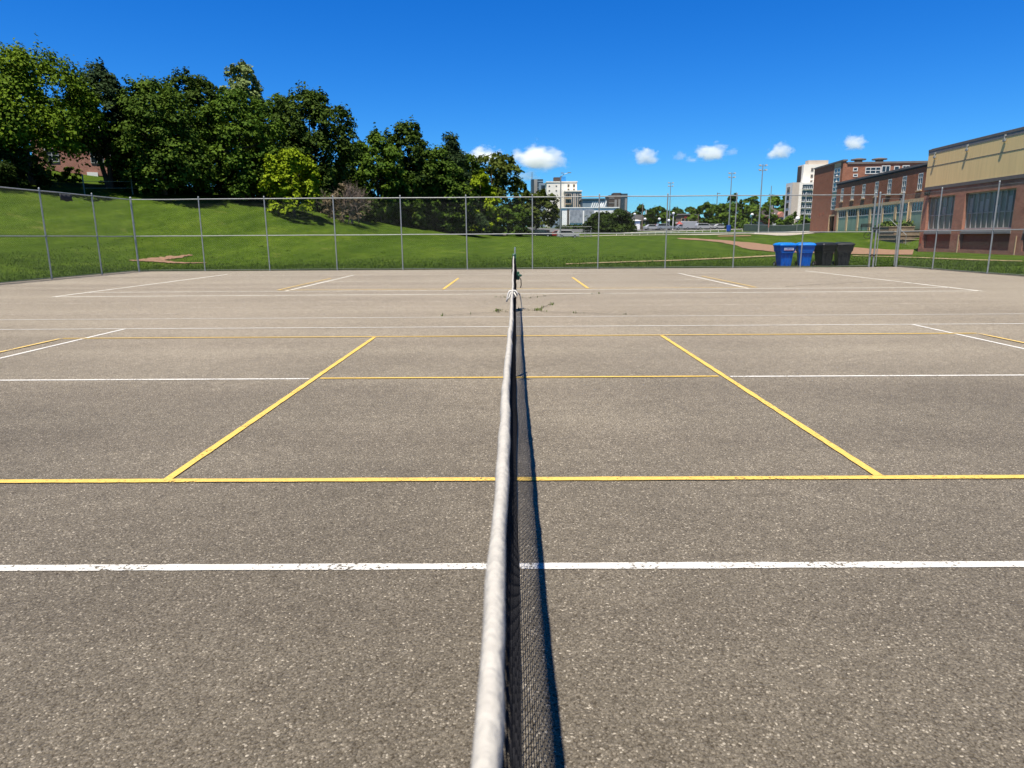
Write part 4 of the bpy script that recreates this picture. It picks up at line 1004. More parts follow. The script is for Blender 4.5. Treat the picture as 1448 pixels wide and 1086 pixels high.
def trunk_mesh(rs, Hh, Wd, cb, parent, lean=0.0, limbs=7, r0=None, stems=1):
    mb = MB(); r0 = r0 or .022*Hh
    for st in range(stems):
        sx = 0 if stems == 1 else rs.uniform(-.12, .12)*Wd; ln = lean + (0 if stems == 1 else rs.uniform(-.18, .18))
        pts, rad = [], []
        for k in range(9):
            f = k/8; z = f*Hh*.8 - .3*(k == 0)
            pts.append((sx*min(1, f*3 + .2) + ln*z + rs.uniform(-.06, .06)*min(f*6, 1)*Wd*.12, rs.uniform(-.06, .06)*Wd*.12*min(f*6, 1), z)); rad.append(r0*(1.35 if k == 0 else 1)*(1 - .85*f))
        mb.path(pts, rad, 9)
        for _ in range(limbs):
            f = rs.uniform(max(.16, cb*.8), .62); base = Vector(pts[int(f*8)]).lerp(Vector(pts[min(8, int(f*8)+1)]), f*8 % 1)
            a = rs.uniform(0, 2*PI); ln_ = Wd*rs.uniform(.25, .42); up_ = rs.uniform(.25, .8)
            p = [base + Vector((math.cos(a)*ln_*g, math.sin(a)*ln_*g, ln_*up_*g*g + .1*g)) + Vector(rs.uniform(-.08, .08, 3))*(g > 0) for g in (0, .35, .7, 1)]
            mb.path(p, [r0*.45*(1-f*.5), r0*.32*(1-f*.5), r0*.2*(1-f*.5), r0*.06], 6)
            for _q in range(2):
                a2 = a + rs.uniform(-.9, .9); b0 = p[1 + _q]
                mb.path([b0, b0 + Vector((math.cos(a2), math.sin(a2), .6))*ln_*.35], [r0*.18*(1-f*.5), r0*.04], 5)
    return mb.build('trunk', M['bark'], parent, smooth=True)
def tree(name, label, px, top, Y, wpx, kind, leaf_kind, seed, cb=.15, dens=1.0, leaf=None, base_py=None, group='trees on the hill', cat='tree', lean=0.0, stems=1, trunk=True, rc=None, X=None, droop=.35, stretch=1.0, side=0):
    rs = np.random.RandomState(seed)
    p = at(px, 300, Y); x = X if X is not None else p.x
    z0 = hgt(x, Y) - .1; Hh = at(px, top, Y).z - z0; Wd = wpx*Y/FPX
    t = thing(name, label, cat, (x, Y, z0), 0, group)
    lf = (leaf or max(.15, .0040*Y))
    area = wpx*(Hh*FPX/Y)
    nleaf = int(min(40000, max(900, area*1.6*dens*(.0040*Y/lf)**2))); nclump = int(max(30, min(300, area/62*dens)))
    if trunk: trunk_mesh(rs, Hh, Wd, cb, t, lean, 7 if Hh > 6 else 4, stems=stems)
    crown(rs, Hh, Wd, kind, nclump, nleaf, lf, cb, t, LEAF[leaf_kind], rc=rc, droop=droop)
    return t
LT = [
 # name, label, px, top, Y, width px, kind, leaf, seed, cb
 ('maple_tree', 'big yellow-green maple at the left edge of the photo, in front of a brick house', 52, 66, 53, 184, 'egg', 'maple', 11, .27),
 ('maple_tree', 'large maple half cut off by the left edge, rising left of the big yellow-green maple', -62, 62, 53, 170, 'egg', 'green', 12, .12),
 ('spruce_tree', 'dark shaggy evergreen with forked top behind the big maple on the left', 160, 90, 58, 84, 'egg', 'spruce', 13, .30),
 ('broadleaf_tree', 'broad dark green tree with drooping branches, right of the shaggy forked evergreen', 236, 114, 59, 128, 'egg', 'mid', 14, .05),
 ('broadleaf_tree', 'tall dark tree with rounded top just left of the slender pale tree', 288, 103, 68, 88, 'egg', 'dark', 15, .1),
 ('broadleaf_tree', 'tall fresh-green tree directly below the slender pale tree', 348, 124, 64, 100, 'egg', 'green', 16, .04),
 ('poplar_tree', 'slender pale grey-green tree whose open top pokes above all its neighbours', 357, 85, 84, 52, 'round', 'pale', 17, .60),
 ('broadleaf_tree', 'massive dark tree forming the right shoulder of the tallest group', 446, 128, 72, 112, 'egg', 'dark', 18, .06),
 ('broadleaf_tree', 'dull green tree between the fresh-green tree and the massive dark one', 400, 128, 74, 80, 'egg', 'mid', 19, .06),
 ('young_maple_tree', 'small bright yellow-green tree standing out in front of the dark trees', 416, 210, 62, 74, 'egg', 'bright', 20, .06),
 ('broadleaf_tree', 'mid green tree with pointed tops right of the bare brown thicket', 536, 186, 86, 78, 'egg', 'green', 22, .05),
 ('broadleaf_tree', 'dark round-topped tree, tallest of the lower group in the middle', 580, 172, 94, 86, 'egg', 'dark', 23, .06),
 ('conifer_tree', 'dark pointed conifer between the round-topped tree and the olive oak', 640, 188, 98, 92, 'cone', 'spruce', 24, .08),
 ('broadleaf_tree', 'low dense green tree in front of the pointed conifer', 618, 208, 96, 92, 'egg', 'mid', 25, .03),
 ('oak_tree', 'olive green oak with gappy crown at the right end of the hillside trees', 696, 214, 121, 92, 'egg', 'olive', 26, .1),
 ('broadleaf_tree', 'yellow-green small tree in front of the olive oak', 680, 244, 108, 54, 'egg', 'bright', 27, .08),
 ('broadleaf_tree', 'low dark green tree at the foot of the olive oak, last before the field', 718, 284, 113, 58, 'dense', 'mid', 28, .02),
 ('broadleaf_tree', 'small airy tree with a thin top left of the glass office tower', 738, 258, 150, 34, 'egg', 'olive', 29, .25),
 ('pine_tree', 'wide flat-topped dark pine in front of the white apartment block', 758, 268, 158, 66, 'round', 'olive', 30, .22),
 ('broadleaf_tree', 'dark tree filling the gap behind the broad drooping tree', 196, 128, 66, 70, 'egg', 'dark', 31, .08),
 ('broadleaf_tree', 'dark green tree half hidden behind the pointed-top mid green tree', 506, 200, 96, 66, 'egg', 'dark', 32, .05),
 ('broadleaf_tree', 'green tree low in front between the bare thicket and the round-topped tree', 566, 238, 88, 66, 'egg', 'mid', 33, .03),
 ('broadleaf_tree', 'green tree in front of the olive oak, left of the yellow-green small tree', 658, 218, 110, 64, 'egg', 'mid', 34, .04),
]
for i, (n_, lb, px, top, Y, w, kd, lf, sd_, cb) in enumerate(LT):
    kw = {}
    if n_ == 'poplar_tree': kw = dict(dens=.42, rc=.62)
    if n_ == 'spruce_tree': kw = dict(droop=.7, stems=2)
    if sd_ in (29, 26): kw = dict(dens=.8)
    if sd_ == 11: kw = dict(dens=1.2, leaf=.22, stems=1)
    if sd_ == 12: kw = dict(leaf=.22)
    tree(n_, lb, px, top, Y, w, kd, lf, sd_, cb, **kw)
# understory along the foot of the trees
US = [(-40, 204, 47, 90, 'tall dark hedge-like shrub at the very left edge below the maples'), (30, 208, 50.5, 70, 'tall dark shrub in deep shade below the big yellow-green maple'), (108, 236, 60, 30, 'low green shrub in front of the brick house, between the leaning trunks'),
      (200, 236, 61, 60, 'dark shrub under the left side of the broad drooping tree'), (262, 232, 62.5, 64, 'dark shrub under the right side of the broad drooping tree'), (315, 236, 64, 50, 'dark shrub left of the tall fresh-green tree foot'),
      (372, 246, 67, 52, 'dark shrub between the tall fresh-green tree and the bright small tree'), (452, 246, 71, 50, 'dark shrub right of the bright small tree'), (516, 272, 80, 48, 'dull shrub just right of the bare brown thicket'),
      (556, 280, 90, 50, 'dark shrub below the pointed-top mid green tree'), (598, 276, 95, 52, 'dark shrub below the dark round-topped tree'), (640, 288, 103, 50, 'dark shrub below the pointed conifer'), (684, 290, 115, 46, 'dark shrub below the yellow-green small tree'),
      (734, 294, 135, 30, 'dark shrub at the right end of the hillside trees'), (168, 246, 62, 30, 'small dark shrub beside the forked evergreen trunks')]
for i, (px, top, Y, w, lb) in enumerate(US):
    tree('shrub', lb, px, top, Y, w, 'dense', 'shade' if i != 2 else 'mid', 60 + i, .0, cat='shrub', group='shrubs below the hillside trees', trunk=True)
def woodland():
    rs = np.random.RandomState(123); pts = [Vector((x - 7, y + 11)) for x, y, z in LINE[:-2]]; P = []; Tn = []
    for a, b_ in zip(pts, pts[1:]):
        for _ in range(int((b_ - a).length*2.6)):
            c = a.lerp(b_, rs.rand()) + Vector((rs.normal(0, 2.5), rs.normal(0, 2.5)))
            if -.67 < (c.x - CAM_X)/c.y < -.545: continue
            hz = hgt(c.x, c.y); k = 130
            top = 7.5 if c.y < 85 else 5.0
            zc = rs.uniform(0, top); P.append(np.stack([c.x + rs.normal(0, .8, k), c.y + rs.normal(0, .8, k), hz + np.abs(zc + rs.normal(0, .7, k))], 1)); Tn.append(np.clip(rs.rand() + rs.normal(0, .2, k), 0, 1))
    P = np.concatenate(P); Tn = np.concatenate(Tn); n = len(P)
    nn = rs.randn(n, 3) + np.array([0, -.3, .8]); nn /= np.linalg.norm(nn, axis=1, keepdims=True); tt, bb = frame_from(nn); s_ = .30*rs.uniform(.5, 1.2, n)[:, None]
    V = np.stack([P - tt*s_, P + bb*s_*.7, P + tt*s_, P - bb*s_*.7], 1).reshape(-1, 3)
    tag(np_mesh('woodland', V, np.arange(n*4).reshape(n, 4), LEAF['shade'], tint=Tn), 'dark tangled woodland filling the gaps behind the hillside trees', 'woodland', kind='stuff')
woodland()
# bare brown thicket
def thicket():
    Y = 67; p = at(488, 300, Y); z0 = hgt(p.x, Y) - .1; Hh = at(488, 238, Y).z - z0; rs = np.random.RandomState(77)
    t = thing('bare_thicket', 'leafless brown thicket of thin branches among the green trees', 'shrub', (p.x, Y, z0))
    mb = MB()
    def grow(p, d, ln, r, lvl):
        q = p + d*ln; m_ = (p+q)/2 + Vector(rs.uniform(-.06, .06, 3))*ln
        mb.path([p, m_, q], [r, r*.8, r*.55], 5 if lvl > 1 else 4, cap=False)
        if lvl == 0: return
        for _ in range(4 if lvl > 1 else 5):
            nd = (d + Vector(rs.uniform(-.75, .75, 3)) + Vector((0, 0, .12))).normalized(); grow(p.lerp(q, rs.uniform(.45, 1)), nd, ln*rs.uniform(.55, .8), r*.55, lvl-1)
    for k in range(9):
        a = rs.uniform(0, 2*PI); grow(Vector((rs.uniform(-1.6, 1.6), rs.uniform(-.8, .8), 0)), Vector((math.cos(a)*.45, math.sin(a)*.45, 1)).normalized(), Hh*.36, .06, 3)
    mb.build('branches', M['bare'], t)
    crown(rs, Hh*.75, 4.6, 'dense', 60, 1500, .22, 0.0, t, LEAF['brown'], name='withered_leaves')
thicket()
# trees and bushes far across the field
FT = [
 ('clipped_bush', 'left of two rounded clipped bushes in front of the white school hall', 850, 297, 168, 37, 'dense', 'shade', 40, 0, 'bush'),
 ('clipped_bush', 'right of two rounded clipped bushes in front of the white school hall', 876, 294, 168, 37, 'dense', 'shade', 41, 0, 'bush'),
 ('broadleaf_tree', 'far dark green tree behind the grey-roofed house, right of the brown tower', 912, 287, 262, 44, 'dense', 'dark', 42, 0, 'tree'),
 ('broadleaf_tree', 'far green tree beside the white garage, left of the first floodlight mast', 932, 292, 215, 47, 'dense', 'mid', 43, 0, 'tree'),
 ('broadleaf_tree', 'far dark tree right behind the first floodlight mast', 952, 293, 270, 44, 'dense', 'dark', 44, 0, 'tree'),
 ('broadleaf_tree', 'far dark tree behind the roof of the low grey shop', 974, 292, 275, 47, 'dense', 'dark', 45, 0, 'tree'),
 ('broadleaf_tree', 'round green tree left of the floodlight mast with the blue pad', 1003, 283, 190, 52, 'dense', 'mid', 46, 0, 'tree'),
 ('broadleaf_tree', 'round green tree right beside the floodlight mast with the blue pad', 1025, 281, 196, 55, 'dense', 'green', 47, 0, 'tree'),
 ('broadleaf_tree', 'far dark treetop above the two round green trees', 1038, 277, 250, 31, 'egg', 'dark', 48, .1, 'tree'),
 ('broadleaf_tree', 'tall green tree behind the tallest floodlight mast', 1066, 277, 190, 55, 'dense', 'mid', 49, 0, 'tree'),
 ('broadleaf_tree', 'small light green tree in front of the tall green tree, beside the tallest mast', 1046, 304, 165, 44, 'egg', 'green', 50, .08, 'tree'),
 ('broadleaf_tree', 'green tree behind the brown-roofed house, left of the white apartment tower', 1096, 276, 235, 60, 'dense', 'green', 51, 0, 'tree'),
 ('broadleaf_tree', 'dark slim tree touching the left side of the white apartment tower', 1110, 277, 245, 26, 'dense', 'dark', 52, 0, 'tree'),
 ('broadleaf_tree', 'small round green tree in front of the white apartment tower', 1126, 301, 140, 47, 'egg', 'green', 53, .15, 'tree'),
 ('shrub', 'dark low shrub in front of the brown-roofed house', 1092, 305, 172, 20, 'dense', 'dark', 54, 0, 'shrub'),
 ('shrub', 'low green shrubs planted in front of the white school hall', 815, 317, 205, 50, 'dense', 'shade', 55, 0, 'shrub'),
]
for n_, lb, px, top, Y, w, kd, lf, sd_, cb, ct in FT:
    tree(n_, lb, px, top, Y, w, kd, lf, sd_, cb, group='trees far across the field' if ct == 'tree' else None, cat=ct, rc=1.3 if ct == 'bush' else None, dens=2.6 if ct == 'bush' else 1.0)
# planting on the terrace by the wing
def hedge():
    a, b_ = RW; rs = np.random.RandomState(5)
    m_ = (a + b_)/2
    t = thing('planter_hedge', 'low bright green hedge above the retaining wall in front of the teal panels', 'hedge', (m_.x + .9, m_.y + .5, 1.9), math.atan2(b_.y - a.y, b_.x - a.x))
    L = (b_ - a).length; n = 2600; P = np.stack([rs.uniform(-L/2, L/2, n), rs.normal(0, .3, n), np.abs(rs.normal(.3, .25, n))], 1)
    nn = rs.randn(n, 3) + np.array([0, 0, 1]); nn /= np.linalg.norm(nn, axis=1, keepdims=True); tt, bb = frame_from(nn); s_ = .22*rs.uniform(.5, 1.2, n)[:, None]
    V = np.stack([P - tt*s_, P + bb*s_*.6, P + tt*s_, P - bb*s_*.6], 1).reshape(-1, 3)
    np_mesh('foliage', V, np.arange(n*4).reshape(n, 4), LEAF['weed'], t, tint=rs.uniform(0, .8, n))
hedge()

# ------------------------------------------------------------------ the town beyond the field
def spot(px, Y): p = at(px, 320, Y); return p.x, hgt(p.x, Y)
def sized(px0, px1, top, Y): 
    a, b = at(px0, top, Y), at(px1, top, Y); return a.x, b.x, a.z
def win_grid(root, xs, zs, w, h, y, frame_m='tower_grey', glass_m='dark_glass', skip=lambda i, j: False, name='window'):
    for i, x in enumerate(xs):
        for j, z in enumerate(zs):
            if skip(i, j): continue
            mb = MB(); mb.box(x - w/2 - .08, x + w/2 + .08, y - .06, y - .005, z - h/2 - .08, z + h/2 + .08); o = mb.build(name, M[frame_m], root)
            mb = MB(); mb.box(x - w/2, x - .04, y - .09, y - .062, z - h/2, z + h/2); mb.box(x + .04, x + w/2, y - .09, y - .062, z - h/2, z + h/2); mb.build('pane', M[glass_m], o)

def town():
    # white school hall
    Y = 222; x0, x1, zt = sized(782, 875, 294.5, Y); zb = hgt((x0+x1)/2, Y) - .5
    t = thing('white_hall', 'long low white modern hall with grey perforated panels beyond the field', 'building', (x0, Y, zb)); w = x1 - x0; h = zt - zb
    MB().box(w*.12, w, 0, 14, 0, h).build('wall', M['white_panel'], t)
    mb = MB(); mb.add([(-.6, .5, 0), (w*.119, .5, 0), (w*.119, .5, h - 1.0), (.6, .5, h - 1.0), (-.6, 10, 0), (w*.119, 10, 0), (w*.119, 10, h - 1.0), (.6, 10, h - 1.0)], [(0, 1, 2, 3), (4, 7, 6, 5), (0, 4, 5, 1), (1, 5, 6, 2), (2, 6, 7, 3), (3, 7, 4, 0)]); mb.build('entrance_wing', M['bluegrey'], t)
    for a, b in ((.255, .45), (.475, .62)): MB().box(w*a, w*b, -.2, -.01, h*.34, h*.94).build('perforated_panel', M['perf'], t)
    MB().box(w*.215, w*.245, -.15, -.01, 0, h*.95).build('shadow_strip', M['tower_brown'], t)  # dark strip added on the wall to stand for a shadow
    MB().box(w*.10, w*.135, -.1, .45, .2, h*.9).build('glazing', M['dark_glass'], t)
    MB().box(w*.12 - .05, w + .15, -.25, 14.1, h + .003, h + .25).build('roof_edge', M['white_panel'], t)
    # glass hall behind it
    Y = 285; x0, x1, zt = sized(824, 858, 283, Y); zb = hgt((x0+x1)/2, Y) - .5
    t = thing('glass_hall', 'blue-grey glass hall showing above the white hall roof', 'building', (x0, Y, zb)); w = x1-x0; h = zt - zb
    MB().box(0, w, 0, 16, 0, h).build('wall', M['bluegrey'], t); mb = MB(); mb.box(-.4, w*.92, -.4, 16.3, h + .003, h + .6); mb.build('roof', M['tower_glass'], t)
    mb = MB()
    for k in range(7): xx = w*(.25 + .09*k); mb.add([(xx, -.05, h*.55), (xx + .5, -.05, h*.55), (xx + 2.1, -.05, h*.95), (xx + 1.6, -.05, h*.95), (xx, -.01, h*.55), (xx + .5, -.01, h*.55), (xx + 2.1, -.01, h*.95), (xx + 1.6, -.01, h*.95)], [(0,1,2,3),(4,7,6,5),(0,4,5,1),(1,5,6,2),(2,6,7,3),(3,7,4,0)])
    mb.build('painted_reflection', M['white_panel'], t)  # slanted white shapes painted as reflections on the glass
    MB().box(w*.70, w*.86, -1.2, -.02, h*.62, h*.82).build('canopy', M['white_panel'], t)
    # white apartment block, two steps
    Y = 300; x0, x1, zt = sized(773, 816, 258, Y); zb = hgt((x0+x1)/2, Y) - 1
    t = thing('apartment_block', 'white stepped apartment block with brown and blue boxes on its roof', 'building', (x0, Y, zb)); w = x1-x0; h = zt - zb
    MB().box(0, w, 0, 16, 0, h).build('wall', M['plaster'], t)
    X0, X1, ZL = sized(799, 822.5, 271, Y - 6); X0 -= x0; X1 -= x0; ZL -= zb
    MB().box(X0, X1, -6, -.003, 0, ZL).build('lower_wall', M['plaster_beige'], t)
    MB().box(X0 - .2, X1 + .2, -6.3, -.004, ZL + .003, ZL + .5).build('roof_slab', M['plaster'], t); MB().box(-.2, w + .2, -.2, 16.2, h + .003, h + .4).build('roof_slab', M['plaster'], t)
    a, b, z = sized(783, 791.5, 251, Y + 5); MB().box(a - x0, b - x0, 4, 9, h + .41, z - zb).build('plant_room', M['brown_box'], t)
    a, b, z = sized(792, 800, 250, Y + 5); MB().box(a - x0, b - x0, 4, 9, h + .41, z - zb).build('plant_room', M['blue_box'], t)
    a, b, z = sized(777, 779, 256.5, Y + 5); MB().box(a - x0, b - x0, 4, 5, h + .41, z - zb).build('chimney', M['brown_box'], t)
    cw = (X1 - X0)
    win_grid(t, [X0 + cw*.12, X0 + cw*.27], [ZL - 1.6 - 2.35*k for k in range(5)], 1.3, 1.2, -6, 'stone')
    mb = MB()
    for k in range(5): mb.box(X0 + cw*.02, X0 + cw*.36, -7.2, -6.11, ZL - 2.75 - 2.35*k, ZL - 2.55 - 2.35*k)
    mb.build('balcony_slabs', M['stone'], t)
    for k in range(4): MB().box(X0 + cw*(.42 + .125*k), X0 + cw*(.49 + .125*k), -6.1, -6.004, .4, ZL - .6).build('glazed_strip', M['tower_glass'] if k != 1 else M['tower_grey'], t)
    win_grid(t, [X1 - cw*.07], [ZL - 2.0 - 2.35*k for k in range(5)], .9, 1.2, -6, 'stone')
    win_grid(t, [w*.09, w*.32], [h - 1.5, h - 3.4], .5, .5, 0, 'plaster_beige'); win_grid(t, [w*.72, w*.90], [h - 1.4, h - 3.2], .7, 1.1, 0, 'stone')
    # dark glass office tower in two parts
    Y = 326; x0, x1, zt = sized(751, 768, 253.5, Y); zb = hgt(x0, Y) - 1
    t = thing('office_tower', 'dark glass office tower behind the flat-topped pine', 'building', (x0, Y, zb)); w = x1-x0; h = zt - zb
    MB().box(0, w, 0, 14, 0, h).build('wall', M['tower_glass'], t)
    MB().box(w*.25, w*.52, -.4, -.01, 0, h).build('stair_shaft', M['tower_grey'], t)
    mb = MB()
    for k in range(9): mb.box(w*.53, w, -.15, -.01, h - 1.2 - 2.6*k, h - .8 - 2.6*k)
    mb.build('floor_bands', M['bluegrey'], t)
    a, b, z = sized(762, 774, 259, Y - 4); MB().box(a - x0, b - x0, -5, -.42, 0, z - zb).build('low_block', M['bluegrey'], t)
    MB().box(a - x0 + 1, b - x0 - .6, -5.1, -5.004, z - zb - 2.8, z - zb - 1.0).build('window', M['dark_glass'], t)
    mb = MB(); px_ = at(752.5, 250, Y).x - x0; mb.path([(px_, 2, h), (px_, 2, at(752.5, 243, Y).z - zb)], .16, 6); mb.build('mast', M['galv'], t)
    # brown tower block on the right of it
    Y = 348; x0, x1, zt = sized(861, 888, 276, Y); zb = hgt(x0, Y) - 1
    t = thing('tower_block', 'brown and grey tower block behind the clipped bushes', 'building', (x0, Y, zb)); w = x1-x0; h = zt - zb
    MB().box(0, w*.62, 0, 14, 0, h).build('wall', M['tower_brown'], t); MB().box(w*.623, w, 1, 14, 0, h + .8).build('glazed_wall', M['tower_glass'], t)
    MB().box(w*.30, w*.42, -.5, -.01, 0, h - 2.2).build('pale_pier', M['tower_grey'], t); MB().box(w*.5, w*.60, -.5, -.01, 0, h - 2.0).build('pale_pier', M['tower_grey'], t)
    MB().box(w*.86, w*.97, .4, .99, 0, h - 1.5).build('pale_pier', M['tower_grey'], t)
    a, b, z = sized(868, 879, 272.5, Y); MB().box(a - x0, b - x0, 1, 9, h + .01, z - zb).build('plant_room', M['tower_brown'], t)
    mb = MB()
    for k in range(8): mb.box(w*.02, w*.29, -.12, -.01, h - 1.6 - 2.3*k, h - 1.2 - 2.3*k)
    mb.build('floor_bands', M['tower_grey'], t)
    # white apartment tower at the right
    Y = 178; ap = at(1113.5, 318, Y); zb = hgt(ap.x, Y) - 1
    x0, x1, zt = sized(1137, 1185, 232.5, Y + 3); X0, X1, ZL = sized(1121, 1190, 258, Y)
    t = thing('apartment_tower', 'tall off-white apartment tower with balconies beside the brick stair tower', 'building', (X0, Y, zb)); 
    w = X1 - X0; h = ZL - zb; hu = zt - zb; u0 = x0 - X0
    MB().box(0, w, 0, 4.2, 0, h).build('wall', M['plaster'], t); MB().box(u0, w - 1, 3, 6.8, h + .003 - 9, hu).build('upper_wall', M['plaster'], t)
    MB().box(u0 + 1.5, w - 2, 4, 6, hu + .003, hu + 1.1).build('plant_room', M['plaster_beige'], t)
    MB().box(-.02, w*.14, -.05, -.005, 0, h).build('beige_pilaster', M['plaster_beige'], t)
    for k in range(6):
        zz = h - 1.6 - 1.95*k; o = MB().box(-.07, -.005, 1.2, 3.2, zz - .7, zz + .7).build('window', M['plaster_beige'], t); MB().box(-.10, -.072, 1.4, 3.0, zz - .6, zz + .6).build('pane', M['dark_glass'], o)
    bx = at(1140, 290, Y).x - X0
    mb = MB()
    for k in range(8): mb.box(bx - 1.3, bx + 1.25, -.14, -.005, h - 1.7 - 1.52*k, h - .55 - 1.52*k)
    mb.build('balcony_recess', M['dark_glass'], t)
    for k in range(8):
        mb = MB(); mb.box(bx - 1.4, bx + 2.4, -1.1, -.145, h - 1.72 - 1.52*k, h - 1.60 - 1.52*k)
        for q in range(9): mb.box(bx - 1.35 + q*.45, bx - 1.29 + q*.45, -1.08, -1.02, h - 1.60 - 1.52*k, h - 1.05 - 1.52*k)
        mb.build('balcony', M['white_panel'], t)
    win_grid(t, [at(1134, 290, Y).x - X0], [h - 1.0 - 1.9*k for k in range(6)], .42, .7, 0, 'plaster')
    win_grid(t, [at(1144, 240, Y+5).x - X0, at(1149, 240, Y+5).x - X0], [hu - 1.3, hu - 2.9, hu - 4.3], .5, .75, 3, 'plaster_beige')
    MB().box(u0 - .06, u0 - .005, 4.2, 6.7, h - 3, hu - .3).build('glazed_corner', M['tower_brown'], t)
    # small houses and sheds
    def house(name, label, px0, px1, ptop, peave, Y, wall_m, roof_m, depth=9, hip=.25, extra=None, cat='house'):
        x0, x1, zr = sized(px0, px1, ptop, Y); ze = at(px0, peave, Y).z; zb = hgt((x0+x1)/2, Y) - .4; w = x1-x0
        t = thing(name, label, cat, (x0, Y, zb)); e = ze - zb; r = zr - zb
        MB().box(0, w, 0, depth, 0, e).build('wall', M[wall_m], t)
        mb = MB(); o = .4; mb.add([(-o, -o, e), (w+o, -o, e), (w+o, depth+o, e), (-o, depth+o, e), (w*hip, depth/2, r), (w*(1-hip), depth/2, r)], [(0, 3, 2, 1), (0, 1, 5, 4), (1, 2, 5), (2, 3, 4, 5), (3, 0, 4)]); mb.build('roof', M[roof_m], t)
        if extra: extra(t, w, e, r)
        return t
    def ex1(t, w, e, r):
        mb = MB(); mb.box(w*.04, w*.30, -.12, -.01, 0, e*.9); mb.build('red_door', M['red'], t)
        mb = MB(); mb.path([(w*.62, 3, e + .6), (w*.62, 3, r + 1.4)], .12, 6); mb.build('vent_pipe', M['white_panel'], t)
    house('grey_roof_house', 'low house with a wide dark grey roof behind the white garage', 893, 930, 303, 312, 232, 'tower_brown', 'roof_dark', extra=ex1)
    def ex2(t, w, e, r):
        mb = MB(); mb.box(w*.08, w*.92, -.1, -.01, .2, e*.8); mb.build('garage_door', M['white_panel'], t)
    house('white_garage', 'small white garage with panelled door in front of the grey-roofed house', 897.5, 905.5, 310.5, 312, 205, 'white_panel', 'white_panel', 6, .1, ex2, 'garage')
    house('yellow_gable_house', 'narrow sand coloured house just right of the clipped bushes', 887, 893, 298, 303, 240, 'beige', 'roof_dark', 8, .4)
    def ex3(t, w, e, r):
        win_grid(t, [w*.45], [e*.52], w*.30, e*.5, 0, 'stone'); mb = MB(); mb.box(w*.40, w*.62, -.18, -.1, e*.80, e*.92); mb.build('shop_sign', M['red'], t)
        mb = MB(); mb.box(w*.02, w*.6, -1.8, -.01, e*.42, e*.5); mb.build('canopy', M['white_panel'], t)
    house('shop_building', 'low grey shop with dark front window and flat canopy across the parking lot', 955, 986, 301.5, 304, 225, 'tower_brown', 'roof_dark', 12, .05, ex3, 'shop')
    def ex4(t, w, e, r):
        mb = MB(); mb.prism([(w*.60, e - .2), (w*.92, e - .2), (w*.92, e + .5), (w*.76, e + 1.3), (w*.60, e + .5)], -.45, 3); mb.build('dormer', M['brick_house'], t)
        win_grid(t, [w*.75], [e*.75], 1.0, 1.1, -.02, 'white_panel'); mb = MB(); mb.prism([(w*.28, e*.4), (w*.34, e*.4), (w*.44, e + .9), (w*.40, e + .9)], -.7, -.42); mb.build('white_gable_board', M['white_panel'], t)
        mb = MB(); mb.box(w*.44, w*.52, 3, 3.7, r - .3, r + .8); mb.build('chimney', M['tower_grey'], t)
    house('brown_roof_house', 'brown-roofed house with red gable left of the white apartment tower', 1083, 1113, 294, 306, 200, 'brick_dark', 'tower_brown', 10, .3, ex4)
    # house behind the trees on the hill, at the left
    a = at(52, 260, 74); b = at(182, 262, 78); zb = hgt(a.x, 74) - .5
    F = Facade((a.x, a.y), (b.x, b.y)); t = thing('brick_house', 'pinkish brick house showing between the tree trunks on the hill at the left', 'house', (a.x, a.y, zb), F.rz)
    ht = at(100, 192, 75).z - zb; Lh = F.L
    MB().box(0, Lh, 0, 9, 0, ht).build('wall', M['brick_house'], t)
    mb = MB(); mb.add([(-.1, -.1, ht), (Lh+.1, -.1, ht), (Lh+.1, 9.1, ht), (-.1, 9.1, ht), (2, 4.5, ht + 2.4), (Lh-2, 4.5, ht + 2.4)], [(0, 3, 2, 1), (0, 1, 5, 4), (1, 2, 5), (2, 3, 4, 5), (3, 0, 4)]); mb.build('roof', M['roof_dark'], t)
    for f, z in ((.2, 1.9), (.42, 4.2), (.68, 1.9), (.68, 4.4), (.9, 1.6)): window(t, Lh*f - .6, Lh*f + .6, z - .6, z + .7, 2, 2, y=-.01, depth=.06)
    s, z = F.px(131, 247); MB().box(s - .5, s + .5, -.1, -.02, z - zb - .2, z - zb + .25).build('white_board', M['white_panel'], t)
town()

# ------------------------------------------------------------------ masts, lamp posts, far fences
def mast(label, px, top, Y, pad=None, heads=2, r=.14, base=None):
    x, z = spot(px, Y); h = at(px, top, Y).z - z
    t = thing('floodlight_mast', label, 'floodlight', (x, Y, z - .1), 0, 'floodlight masts round the ball field')
    MB().path([(0, 0, 0), (0, 0, h*.5), (0, 0, h)], [r, r*.8, r*.5], 8).build('mast', M['galv'], t)
    for k in range(heads):
        zz = h - .3 - k*.8; mb = MB(); mb.box(-.6, .6, -.05, .05, zz - .04, zz + .04); mb.build('cross_arm', M['galv'], t)
        for sx in (-.55, .55):
            mb = MB(); mb.add([(sx - .22, -.30, zz + .02), (sx + .22, -.30, zz + .02), (sx + .2, .12, zz + .10), (sx - .2, .12, zz + .10), (sx - .22, -.22, zz + .22), (sx + .22, -.22, zz + .22), (sx + .15, .10, zz + .27), (sx - .15, .10, zz + .27)],
                              [(0,3,2,1),(4,5,6,7),(0,1,5,4),(1,2,6,5),(2,3,7,6),(3,0,4,7)]); mb.build('lamp_head', M['lamp_head'], t)
    if pad: MB().lathe([(.42, .2), (.45, .25), (.45, 1.5), (.42, 1.55)], n=14).build('pad', M[pad], t)
    if base: MB().lathe([(.9, 0), (.9, .25), (.45, .4), (.3, .45)], n=14).build('footing', M['plaster'], t)
mast('floodlight mast with the smallest head, farthest of the three over the outfield', 946, 257, 185)
mast('floodlight mast with a blue pad round its foot, middle of the three', 1030.5, 243, 150, 'blue_pad')
